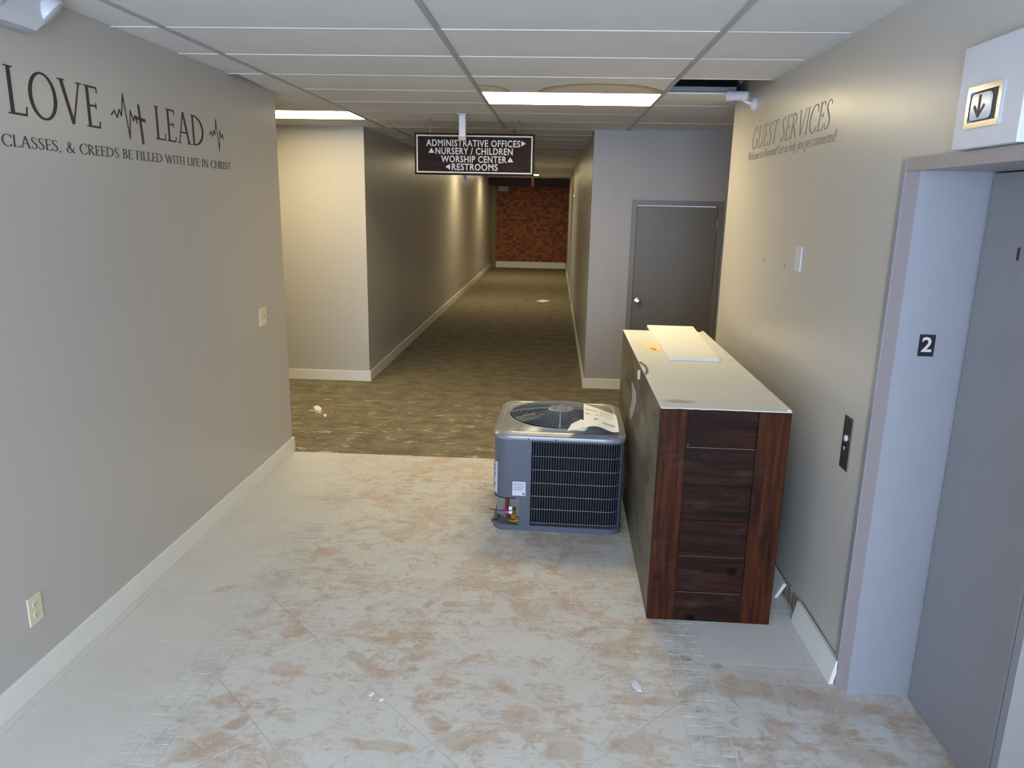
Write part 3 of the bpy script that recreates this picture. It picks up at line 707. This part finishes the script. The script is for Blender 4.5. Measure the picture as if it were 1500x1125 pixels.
# elevator hall lantern
y0, y1, z0, z1 = 2.125, 2.46, 2.096, 2.385
t = thing('elevator_lantern', 'white boxed elevator lantern showing a down arrow', 'indicator', (XR, (y0+y1)/2, z0))
hy = (y1-y0)/2; hz = z1-z0
MB().box(-.035, 0, -hy, hy, 0, hz, bevel=.003).build('box', 'white_plastic', t)
yc = (2.395+2.22)/2-(y0+y1)/2; fy = .088; fz0, fz1 = 2.150-z0, 2.266-z0
f = MB(); k = .016
f.box(-.041, -.034, yc-fy, yc+fy, fz0, fz0+k).box(-.041, -.034, yc-fy, yc+fy, fz1-k, fz1).box(-.041, -.034, yc-fy, yc-fy+k, fz0+k, fz1-k).box(-.041, -.034, yc+fy-k, yc+fy, fz0+k, fz1-k)
f.build('bezel', 'chrome', t)
MB().box(-.036, -.034, yc-fy+k, yc+fy-k, fz0+k, fz1-k).build('backing', 'black', t)
w_ = MB(); a0, a1 = yc-fy+k+.034, yc+fy-k-.006; b0, b1 = fz0+k+.006, fz1-k-.006; rr = .016; pts = []
for cx_, cz_, s_ in ((a1-rr, b1-rr, 0), (a0+rr, b1-rr, 90), (a0+rr, b0+rr, 180), (a1-rr, b0+rr, 270)):
    for i in range(5): g = math.radians(s_+i*22.5); pts.append((-.036, cx_+rr*math.cos(g), cz_+rr*math.sin(g)))
w_.prism(pts, (-.003, 0, 0)); w_.build('lens', 'lens', t)
mcy = (a0+a1)/2+.006; ar = MB()
for si in (1, -1):
    ar.prism([(-.039, mcy+si*.030, b0+.036), (-.039, mcy+si*.023, b0+.042), (-.039, mcy, b0+.016), (-.039, mcy, b0+.004)], (-.0012-.0002*si, 0, 0))
ar.prism([(-.039, mcy-.005, b0+.012), (-.039, mcy+.005, b0+.012), (-.039, mcy+.005, b1-.004), (-.039, mcy-.005, b1-.004)], (-.0017, 0, 0))
tag(ar.build('arrow', 'black', t), 'black down arrow')
# floor number plate on the jamb
c0 = at_y(1346, 490, E1); c1 = at_y(1368, 522, E1)
cx_, cz_ = (c0.x+c1.x)/2, (c0.z+c1.z)/2
t = thing('floor_number_plate', 'small black plate with a white 2 on the elevator jamb', 'number plate', (cx_, E1, cz_))
MB().box(-.028, .028, -.002, 0, -.040, .040).build('plate', 'black', t)
me = text_mesh('2', .075, .0014, 0, .0008); c0_, c1_, e0, e1 = bounds(me)
for v in me.vertices: q_ = v.co.copy(); v.co = Vector(((q_.x-(c0_+c1_)/2)*1.02, -.0028-q_.z, (q_.y-(e0+e1)/2)*1.0+.004))
tag(link('numeral', me, 'sign_text', t), 'white figure 2')
# call button
t = thing('call_button_plate', 'steel elevator call button plate on the wall', 'call button', (XR, 3.024, .977))
MB().box(-.005, 0, -.043, .043, -.112, .112, bevel=.0012).build('plate', 'brushed', t)
MB().lathe((-.005, 0, .022), (-1, 0, 0), [(.013, 0), (.013, .005), (.011, .007), (.001, .0075)], 18).build('button', 'white_plastic', t)
MB().lathe((-.005, 0, -.018), (-1, 0, 0), [(.016, 0), (.016, .003), (.001, .0035)], 18).build('key_switch', 'black', t)
MB().prism([(-.009, -.009, -.014), (-.009, .009, -.014), (-.009, 0, -.032)], (-.001, 0, 0)).build('arrow', 'white_plastic', t)
# blank plate
t = thing('blank_wall_plate', 'narrow blank white plate on the wall below GUEST SERVICES', 'wall plate', (XR, 3.897, 1.669))
MB().box(-.006, 0, -.046, .046, -.062, .062, bevel=.002).build('plate', 'white_plastic', t)
for z in (-.04, .04): MB().lathe((-.006, 0, z), (-1, 0, 0), [(.004, 0), (.003, .0012)], 8).build('screw', 'ceil_bar', t)
# light switch and outlet on the left wall
t = thing('light_switch', 'ivory light switch plate near the end of the lettered wall', 'switch', (XL, 5.01, 1.124))
MB().box(0, .006, -.058, .058, -.06, .06, bevel=.002).build('plate', 'ivory', t)
for y in (-.023, .023):
    MB().box(.006, .0065, y-.006, y+.006, -.013, .013).build('slot', 'ivory_dark', t); MB().box(.0065, .014, y-.004, y+.004, -.002, .010).build('toggle', 'ivory', t)
t = thing('wall_outlet', 'ivory duplex outlet low on the lettered wall', 'outlet', (XL, 2.538, .328))
MB().box(0, .006, -.038, .038, -.059, .059, bevel=.002).build('plate', 'ivory', t)
for z in (-.021, .021):
    r_o = MB().lathe((.006, 0, z), (1, 0, 0), [(.016, 0), (.016, .002), (.001, .0022)], 16).build('receptacle', 'ivory', t)
    s_ = MB()
    for y in (-.006, .006): s_.box(.008, .0086, y-.0012, y+.0012, z-.002, z+.008)
    s_.box(.008, .0086, -.002, .002, z-.011, z-.007); s_.build('slots', 'ivory_dark', r_o)
# emergency light, upper left
t = thing('emergency_light', 'white twin head emergency light high on the lettered wall', 'emergency light', (XL, 2.80, 2.50))
bd = MB().prism([(0, -.20, 0), (.050, -.18, .0), (.075, -.16, .035), (.075, -.16, .13), (0, -.20, .13)], (0, .275, 0)); bd.build('body', 'white_plastic', t)
MB().box(0, .052, -.20, .085, -.012, .0, bevel=.003).build('base_lip', 'ceil_bar', t)
for (y, ax) in ((.155, (.62, .40, -.68)), (-.10, (.8, .35, -.35))):
    o_ = Vector((.055, y, .085)); a_ = Vector(ax).normalized()
    hd = MB().lathe(o_-a_*.05, a_, [(.012, 0), (.040, .010), (.058, .032), (.066, .062), (.066, .072)], 24).build('lamp_head', 'white_plastic', t)
    MB().lathe(o_+a_*.0215, a_, [(.062, 0), (.055, .006), (.030, .011), (.002, .013)], 24).build('lens', 'lens', hd)
    MB().tube([(.0, y, .085), tuple(o_-a_*.04)], .012, 8).build('swivel', 'white_plastic', t)
# security camera at the top of the right wall
c = at_x(1090, 150, XR)
t = thing('security_camera', 'small white bullet camera at the top end of the wall', 'camera', (XR, 5.08, 2.555))
MB().lathe((0, 0, 0), (-1, 0, 0), [(.045, 0), (.045, .012), (.030, .022), (.014, .028)], 20).build('mount', 'white_plastic', t)
MB().tube([(-.02, 0, 0), (-.055, .0, .012), (-.085, .01, .035)], .012, 8).build('arm', 'white_plastic', t)
a_ = Vector((-.75, .55, .06)).normalized(); o_ = Vector((-.05, -.02, .045))
cb = MB().lathe(o_, a_, [(.018, 0), (.028, .01), (.030, .11), (.033, .112), (.033, .135), (.026, .137)], 20).build('camera_body', 'white_plastic', t)
MB().lathe(o_+a_*.1365, a_, [(.024, 0), (.022, .003), (.002, .004)], 16).build('lens', 'black', cb)

# ------------------------------------------------------------------ reception counter
CW, CD, CH = .574, 2.13, 1.045
t = thing('reception_counter', 'tall dark stained wooden counter with a pale dusty top', 'counter', (.789, 3.24+CD/2, 0), -.0078)
hx, hyy = CW/2, CD/2
tp = MB(); n = 22; prof = []          # worn front edge of the top
for i in range(n+1): prof.append((-hx+CW*i/n, -hyy-.002+(random.uniform(0, .007) if 2 < i < n-6 else 0)))
tp.prism([(a, b, CH-.004) for a, b in prof]+[(hx, hyy, CH-.004), (-hx, hyy, CH-.004)], (0, 0, .004)); tp.build('top', 'desk_top', t)
MB().box(hx-.020, hx-.002, -hyy+.004, hyy, CH, CH+.008, bevel=.002).build('edge_strip', 'desk_top', t)
MB().box(-hx, -hx+.018, -hyy+.022, hyy, .0, CH-.004).build('side_panel', 'ply', t)
MB().box(hx-.018, hx, -hyy+.022, hyy, .0, CH-.004).build('side_panel', 'ply', t)
MB().box(-hx+.018, hx-.018, hyy-.018, hyy, .0, CH-.004).build('back_panel', 'ply', t)
MB().box(-hx, -hx+.125, -hyy, -hyy+.022, 0, CH-.004, bevel=.0015).build('stile', 'wood_v', t)
MB().box(hx-.140, hx, -hyy, -hyy+.022, 0, CH-.004, bevel=.0015).build('stile', 'wood_v', t)
for z0, z1, rec, nm_ in ((.862, CH-.004, .015, 'rail'), (.684, .860, .010, 'board'), (.510, .682, .011, 'board'), (.333, .508, .0105, 'board'), (.149, .331, .005, 'rail'), (0, .147, .001, 'rail')):
    MB().box(-hx+.1253, hx-.1403, -hyy+rec, -hyy+.022+rec*.2, z0, z1, bevel=.0015).build(nm_, 'wood_h', t)
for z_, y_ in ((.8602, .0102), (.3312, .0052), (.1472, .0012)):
    MB().box(-hx+.128, hx-.144, -hyy+y_+.001, -hyy+y_+.0035, z_, z_+.0008).build('lit_ledge_dust', 'torn' if z_ < .5 else 'ceil_bar', t)  # pale strip: ledge dust with the light it catches put into its colour
c = Vector((-hx+.135, -hyy+.015, .872)); MB().lathe(c, (0, -1, 0), [(.007, 0), (.006, .003), (.001, .0035)], 10).build('screw_hole', 'black', t)
# torn veneer sliver and tape mark on the side panel
def side_pt(u, v): p = at_x(u, v, .512); return p.y-(3.24+CD/2), p.z
sl = [side_pt(*q_) for q_ in ((928, 560), (934, 575), (934, 590), (930, 608), (926, 616), (925, 600), (929, 585))]
tag(MB().prism([(-hx-.0002, a, b) for a, b in sl], (-.0035, 0, 0)).build('torn_veneer', 'ceil_bar', t), 'pale torn sliver of veneer')
sl = [side_pt(*q_) for q_ in ((937, 543), (941, 542), (940.5, 556), (937, 556))]
tag(MB().prism([(-hx-.0002, a, b) for a, b in sl], (-.002, 0, 0)).build('tape_strip', 'paper', t), 'white strip of tape')
loop = [Vector((-hx+.004+.02*math.sin(i/8*PI), -.10-.30*i/8*1.0, CH+.004+.004*math.sin(i/8*PI))) for i in range(9)]
tag(MB().tube(loop, .006, 6).build('loose_trim', 'torn', t), 'frayed strip at the edge of the top')
# board and envelope lying on the counter
zt = CH+.0005
P = [at_z(980, 523, zt+.02), at_z(1054, 525, zt+.02), at_z(1015, 477.5, zt+.02), at_z(948, 475.5, zt+.02)]
t = MB().prism([(p.x, p.y, zt) for p in P], (0, 0, .017)).build('cut_ceiling_panel', 'board')
tag(t, 'white cut ceiling panel lying on the counter and overhanging its far end', 'panel')
P = [at_z(939, 502, zt), at_z(974, 502, zt), at_z(980, 514, zt), at_z(955, 514.5, zt), at_z(946, 510, zt)]
P = [p for p in P]
t = thing('envelope', 'cream torn envelope tucked beside the white panel on the counter', 'envelope', (0, 0, 0))
lim = lambda p: Vector((min(p.x, .69), p.y, zt))
MB().prism([lim(p) for p in P], (0, 0, .0025)).build('paper', 'envelope', t)
c = at_z(957, 512, zt); MB().prism([(c.x-.02, c.y+.03, zt+.0026), (c.x+.02, c.y+.01, zt+.0026), (c.x+.012, c.y-.03, zt+.0026), (c.x-.006, c.y-.01, zt+.0026)], (0, 0, .001)).build('torn_edge', 'red', t)

# ------------------------------------------------------------------ air conditioning condenser
AC = thing('condenser_unit', 'grey air conditioning condenser with round fan grille standing on the tiles', 'condenser', (.070, 4.555, 0), -.02)
HWX, HWY, RC = .385, .385, .085
def rrect(hx_, hy_, r, n=8, z=0.0):
    pts = []
    for cx_, cy_, a in ((hx_-r, hy_-r, 0), (-hx_+r, hy_-r, 90), (-hx_+r, -hy_+r, 180), (hx_-r, -hy_+r, 270)):
        for i in range(n+1): g = math.radians(a+90*i/n); pts.append(Vector((cx_+r*math.cos(g), cy_+r*math.sin(g), z)))
    return pts
MB().prism(rrect(HWX+.004, HWY+.004, RC, 8, 0), (0, 0, .034)).build('base_pan', 'ac_paint', AC)
cq = [p for p in rrect(HWX-.022, HWY-.022, RC-.02, 8, .034) if not (p.x < -.2 and p.y < -.2)]
kq = [i for i, p in enumerate(cq) if p.x < 0 and p.y > 0][-1]
cq = cq[:kq+1]+[Vector((-.363, -.10, .034)), Vector((-.165, -.363, .034))]+cq[kq+1:]
MB().prism(cq, (0, 0, .541)).build('coil', 'coil', AC)
# tubes of the coil show faintly: level fin lines
# guard perimeter, starting at the service panel's edge on the front face going right
def perim(hx_, hy_, r, n=10):
    P = rrect(hx_, hy_, r, n); k = [i for i, p in enumerate(P) if p.x < 0 and p.y < 0][-1]
    P = P[k+1:]+P[:k+1]        # begins at the front right corner
    return [Vector((-.155, -hy_, 0))]+P
PT = perim(HWX-.004, HWY-.004, RC)
# stop at the rear left so that the service corner stays clear
cum = [0]
for a, b in zip(PT[:-1], PT[1:]): cum.append(cum[-1]+(b-a).length)
def on_perim(s_):
    for i in range(len(PT)-1):
        if s_ <= cum[i+1]: return PT[i]+(PT[i+1]-PT[i])*((s_-cum[i])/max(cum[i+1]-cum[i], 1e-9))
    return PT[-1]
S_END = cum[-1]-(RC*PI/2)-.16
vw = MB(); s_ = .006
while s_ < S_END:
    p = on_perim(s_); vw.tube([(p.x, p.y, .03), (p.x, p.y, .575)], .0010, 4); s_ += .0152
tag(vw.build('guard_wires', 'wire', AC), 'fine upright guard wires', kind='stuff')
path = [on_perim(S_END*i/110) for i in range(111)]
for z in (.052, .140, .222, .305, .388, .472, .562): MB().tube([(p.x, p.y, z) for p in path], .0019, 5).build('guard_ring', 'wire', AC)
# painted posts: right front corner and rear corners
def sheet(pts, z0, z1, th, name, mat):
    mb = MB(); n = len(pts); nr = []
    for i in range(n):
        d = (pts[min(i+1, n-1)]-pts[max(i-1, 0)]); d.z = 0; d.normalize(); nr.append(Vector((d.y, -d.x, 0)))
    o = [pts[i] for i in range(n)]; q_ = [pts[i]-nr[i]*th for i in range(n)]
    V = [Vector((p.x, p.y, z)) for z in (z0, z1) for p in o]+[Vector((p.x, p.y, z)) for z in (z0, z1) for p in q_]
    F = []
    for i in range(n-1):
        F += [(i, i+1, n+i+1, n+i), (2*n+i, 3*n+i, 3*n+i+1, 2*n+i+1), (n+i, n+i+1, 3*n+i+1, 3*n+i), (i, 2*n+i, 2*n+i+1, i+1)]
    F += [(0, n, 3*n, 2*n), (n-1, 3*n-1, 4*n-1, 2*n-1)]
    mb.add(V, F, True); return mb.build(name, mat, AC)
R4 = rrect(HWX, HWY, RC, 10)
fr_c = R4[33:44]; ba_r = R4[0:11]; ba_l = R4[11:22]; fr_l = R4[22:33]
sheet(fr_c[6:], .034, .577, .004, 'corner_post', 'ac_paint')
sheet(ba_r[3:8], .034, .577, .004, 'corner_post', 'ac_paint'); sheet(ba_l[3:8], .034, .577, .004, 'corner_post', 'ac_paint')
# service corner: wraps from the left side round to the front
svc = [Vector((-HWX, -.06, 0)), Vector((-HWX, -.18, 0))]+fr_l+[Vector((-.25, -HWY, 0)), Vector((-.16, -HWY, 0))]
sheet(svc, .205, .577, .012, 'service_panel', 'ac_paint')
sheet([Vector((-.225, -HWY, 0)), Vector((-.16, -HWY, 0))], .03, .2055, .012, 'service_post', 'ac_paint')
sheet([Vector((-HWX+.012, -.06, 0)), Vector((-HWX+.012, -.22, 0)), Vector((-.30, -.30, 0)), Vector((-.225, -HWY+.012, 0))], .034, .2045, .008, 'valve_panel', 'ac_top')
sheet([p*1.0 for p in svc[3:-1]], .200, .207, .016, 'panel_hem', 'coil')
def lab(pts, z0, z1, name, mat, th=.0012, parent=AC):
    return sheet([Vector((p.x, p.y, 0)) for p in pts], z0, z1, -th, name, mat)
L1 = lab([Vector((-HWX-.0005, -.24, 0))]+[p+Vector((-.0006, -.0006, 0)) for p in fr_l[:6]], .225, .42, 'rating_label', 'label_white')
for i, z in enumerate((.405, .39, .37, .355, .34, .325, .30, .28, .265, .245)):
    ln_ = sheet([Vector((-HWX-.0022, -.245, 0))]+[p+Vector((-.0024, -.0024, 0)) for p in fr_l[1:(5 if i % 3 else 4)]], z, z+(.006 if i else .009), -.0004, 'print_line', 'print' if i else 'red'); ln_.parent = L1; 
L2 = lab([Vector((-.268, -HWY-.0003, 0)), Vector((-.190, -HWY-.0003, 0))], .222, .310, 'sticker', 'label_white')
for z in (.296, .288, .276, .268, .258):
    ln_ = sheet([Vector((-.262, -HWY-.0017, 0)), Vector((-.198-.01*random.random(), -HWY-.0017, 0))], z, z+.0022, -.0004, 'print_line', 'ac_paint'); ln_.parent = L2
ln_ = sheet([Vector((-.206, -HWY-.0017, 0)), Vector((-.196, -HWY-.0017, 0))], .228, .240, -.0004, 'print_mark', 'print'); ln_.parent = L2
# top cap with a round opening
NS = 72; RO = .318
def rr_at(g, hx_, hy_, r):
    c_, s_ = math.cos(g), math.sin(g); lo_, hi_ = 0, 1.0
    for _ in range(30):
        mid = (lo_+hi_)/2; x, y = abs(mid*c_), abs(mid*s_)
        dx, dy = max(x-(hx_-r), 0), max(y-(hy_-r), 0)
        ins = (x <= hx_ and y <= hy_) and (dx*dx+dy*dy <= r*r or dx == 0 or dy == 0)
        if ins: lo_ = mid
        else: hi_ = mid
    return lo_
prof = [(.008, .572), (.009, .583), (.006, .594), (-.006, .602), (-.022, .606), (-.030, .612), (-.040, .612), (-.048, .607)]
V = []; F = []
for off, z in prof:
    for i in range(NS):
        g = 2*PI*(i+.5)/NS; q_ = rr_at(g, HWX+off, HWY+off, max(RC+off, .03)); V.append((q_*math.cos(g), q_*math.sin(g), z))
for q_, z in ((RO+.012, .622), (RO, .628), (RO-.004, .60), (RO-.004, .552)):
    for i in range(NS):
        g = 2*PI*(i+.5)/NS; V.append((q_*math.cos(g), q_*math.sin(g), z))
for k in range(len(prof)+3):
    for i in range(NS): F.append((k*NS+i, k*NS+(i+1) % NS, (k+1)*NS+(i+1) % NS, (k+1)*NS+i))
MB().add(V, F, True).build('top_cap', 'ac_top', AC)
for x in (-.18, -.02): MB().lathe((x, -HWY-.0075, .580), (0, -1, 0), [(.005, 0), (.004, .003), (.001, .0035)], 8).build('screw', 'coil', AC)
def dome(r): return .630+.036*(1-(r/RO)**2)
gr = MB(); r = .082
while r < RO:
    gr.tube([(r*math.cos(2*PI*i/56), r*math.sin(2*PI*i/56), dome(r)) for i in range(56)], .0019, 4, closed=True); r += .0170
tag(gr.build('grille_rings', 'wire', AC), 'concentric dark wire rings', kind='stuff')
for k in range(4):
    g = k*PI/2; MB().tube([(q_*math.cos(g), q_*math.sin(g), dome(q_)+.003) for q_ in (.06, .13, .2, .27, RO)], .0038, 6).build('grille_rib', 'wire', AC)
for (g, r0, r1) in ((3.75, .19, .31), (4.05, .16, .30)):
    MB().tube([(r0*math.cos(g), r0*math.sin(g), dome(r0)+.003), (r1*math.cos(g-.12), r1*math.sin(g-.12), dome(r1)+.003)], .0035, 6).build('grille_stay', 'wire', AC)
hb = MB().lathe((0, 0, .640), (0, 0, 1), [(.078, 0), (.080, .022), (.072, .030), (.001, .032)], 28).build('fan_hub_cover', 'ac_top', AC)
for k in range(4):
    g = k*PI/2+.7; MB().box(.045*math.cos(g)-.007, .045*math.cos(g)+.007, .045*math.sin(g)-.004, .045*math.sin(g)+.004, .6715, .6735).build('slot', 'black', hb)
MB().lathe((0, 0, .555), (0, 0, 1), [(RO-.006, 0), (RO-.006, .002)], 40).build('fan_well', 'coil', AC)
MB().lathe((0, 0, .557), (0, 0, 1), [(.06, 0), (.06, .075), (.04, .083)], 20).build('fan_motor', 'coil', AC)
for k in range(3):
    bl = MB(); g0 = k*2*PI/3+.3; V = []; nseg = 8
    for i in range(nseg+1):
        for r0 in (.055, .17, .29):
            g = g0+(i/nseg)*1.35+.25*(r0-.05); V.append((r0*math.cos(g), r0*math.sin(g), .575+.045*(i/nseg)))
    F = [(i*3+j, i*3+j+1, (i+1)*3+j+1, (i+1)*3+j) for i in range(nseg) for j in range(2)]
    n0 = len(V); V += [(x, y, z-.003) for x, y, z in V]; F += [tuple(n0+i for i in f[::-1]) for f in F]
    bl.add(V, F, True); bl.build('fan_blade', 'fan', AC)
# service valves
vx, vy = -.305, -.335
MB().tube([(vx+.05, vy+.03, .075), (vx+.05, vy-.03, .075)], .017, 10).tube([(vx+.05, vy-.03, .075), (vx+.085, vy-.05, .06)], .012, 8).tube([(vx+.05, vy-.012, .06), (vx+.05, vy-.012, .125)], .013, 6).build('brass_valve', 'brass', AC)
MB().tube([(vx+.018, vy-.03, .055), (vx+.05, vy-.045, .055), (vx+.075, vy-.05, .062)], .010, 8).build('liquid_valve', 'brass', AC)
MB().tube([(vx+.005, vy-.01, .19), (vx+.005, vy-.02, .13), (vx+.012, vy-.025, .05)], .013, 8).build('copper_stub', 'copper', AC)
MB().tube([(vx-.02, vy-.03, .113), (vx+.022, vy-.045, .113)], .012, 10).build('pink_cap', 'pink', AC)
MB().box(vx+.018, vx+.038, vy-.052, vy-.050, .105, .150).build('paper_tag', 'paper', AC)
MB().tube([(vx-.10, vy-.03, .122), (vx-.03, vy-.05, .120), (vx+.03, vy-.055, .126), (vx+.06, vy-.03, .135)], .003, 6).build('cable', 'black', AC)
MB().tube([(vx-.04, vy-.03, .085), (vx-.05, vy-.045, .065), (vx-.075, vy-.055, .058)], .004, 6).tube([(vx-.07, vy-.053, .059), (vx-.085, vy-.058, .056)], .009, 8).build('cable_plug', 'black', AC)
# papers lying on the fan grille
t = thing('instruction_leaflet', 'white printed leaflet propped on the condenser grille', 'leaflet', (0, 0, 0))
A, B, C_, D = at_z(855, 625, .668), at_z(907, 631, .640), at_z(902, 608, .668), at_y(855, 591, 4.58)
def sheet_mesh(A, B, C_, D, nu=8, nv=6, curl=.02, th=.0012):
    top = []
    for j in range(nv+1):
        for i in range(nu+1):
            u, v = i/nu, j/nv; p = (A*(1-u)+B*u)*(1-v)+(D*(1-u)+C_*u)*v
            p = p.copy(); p.z += curl*math.sin(u*PI*2-.6)*(1-v)*.6+curl*.5*math.sin(v*PI); top.append(p)
    n = nu+1; F = [(j*n+i, j*n+i+1, (j+1)*n+i+1, (j+1)*n+i) for j in range(nv) for i in range(nu)]
    k = len(top); V = top+[p-Vector((0, 0, th)) for p in top]; F += [tuple(k+i for i in f[::-1]) for f in F]
    return MB().add(V, F, True), top
mb, grid = sheet_mesh(A, B, C_, D); mb.build('page', 'paper', t)
def on_sheet(u, v):
    i, j = min(int(u*8), 7), min(int(v*6), 5); fu, fv = u*8-i, v*6-j; g = lambda a, b: grid[b*9+a]
    return (g(i, j)*(1-fu)+g(i+1, j)*fu)*(1-fv)+(g(i, j+1)*(1-fu)+g(i+1, j+1)*fu)*fv
for (u0, u1, v, wd) in ((.05, .42, .70, .008), (.05, .42, .50, .008), (.30, .40, .28, .012), (.55, .9, .22, .007), (.5, .9, .86, .004), (.5, .9, .76, .003), (.5, .9, .66, .003), (.5, .88, .56, .003)):
    off = Vector((0, -.002, .0016))
    q_ = [on_sheet(u0, v)+off, on_sheet(u1, v)+off, on_sheet(u1, v+wd*3)+off, on_sheet(u0, v+wd*3)+off]
    MB().prism(q_, (0, -.0002, .0003)).build('print_line', 'print', t)
t = thing('instruction_booklet', 'stack of cream pages lying under the propped leaflet on the grille', 'booklet', (0, 0, 0))
for k in range(4):
    A, B, C_, D = at_z(831+k*4, 631-k*1.5, .644+.003*k), at_z(858+k*1, 630-k, .650+.003*k), at_z(856, 619-k, .666+.003*k), at_z(838+k*4, 620-k*2, .666+.003*k)
    mb, _g = sheet_mesh(A, B, C_, D, 6, 3, .006); mb.build('page', 'paper', t)

# ------------------------------------------------------------------ scraps on the floor
def scrap(name, label, cat, pts, th, mat, tilt=0.0):
    c = sum(pts, Vector((0, 0, 0)))/len(pts); zb = .0045 if c.y > 5.45 else .0008
    n = len(pts); mb = MB()
    lo_ = [Vector((p.x, p.y, zb+tilt*(p.x-c.x if p.x > c.x else 0))) for p in pts]; hi_ = [p+(c-p)*.12+Vector((0, 0, 0)) for p in pts]; hi_ = [Vector((p.x, p.y, l.z+th*random.uniform(.75, 1.1))) for p, l in zip(hi_, lo_)]
    mb.add(lo_+hi_, [list(range(n))[::-1], list(range(n, 2*n))]+[(i, (i+1) % n, n+(i+1) % n, n+i) for i in range(n)])
    return tag(mb.build(name, mat), label, cat)
zz = [at_z(*q_, 0) for q_ in ((459, 600), (466, 598), (472, 603), (470, 607), (462, 605))]
scrap('plaster_chunk', 'white chunk of plaster lying on the brown carpet', 'debris', zz, .03, 'paper')
zz = [at_z(*q_, 0) for q_ in ((474, 608), (478, 608), (478, 611), (475, 611))]
scrap('plaster_crumb', 'tiny white crumb beside the plaster chunk on the carpet', 'debris', zz, .008, 'paper')
zz = [at_z(*q_, 0) for q_ in ((925, 997), (932, 998), (940, 1008), (941, 1015), (934, 1013), (926, 1004))]
scrap('paper_scrap', 'bright white paper scrap on the dusty tiles before the counter', 'debris', zz, .004, 'label_white', .05)
zz = [at_z(*q_, 0) for q_ in ((540, 1019), (546, 1014), (549, 1016), (543, 1021))]
scrap('paper_fleck', 'thin white fleck on the tiles, steeper of a pair', 'debris', zz, .003, 'paper')
zz = [at_z(*q_, 0) for q_ in ((555, 1026), (561, 1023), (563, 1025), (557, 1028))]
scrap('paper_fleck', 'thin white fleck on the tiles, flatter of a pair', 'debris', zz, .003, 'paper')
zz = [at_z(*q_, 0) for q_ in ((784.5, 441.3), (795, 439), (806.5, 440.8), (796, 443.2))]
scrap('floor_paper', 'white sheet of paper lying far along the passage carpet', 'paper', zz, .004, 'paper')

# ------------------------------------------------------------------ seat each Empty at the base of its thing
bpy.context.view_layer.update()
for o in [o for o in bpy.data.objects if o.type == 'EMPTY' and o.parent is None and o.location.length < 1e-6]:
    pts = [c.matrix_world @ Vector(b) for c in o.children_recursive for b in c.bound_box]
    if not pts: continue
    base = Vector(((min(p.x for p in pts)+max(p.x for p in pts))/2, (min(p.y for p in pts)+max(p.y for p in pts))/2, min(p.z for p in pts)))
    o.location = base
    for c in o.children: c.location = c.location-base
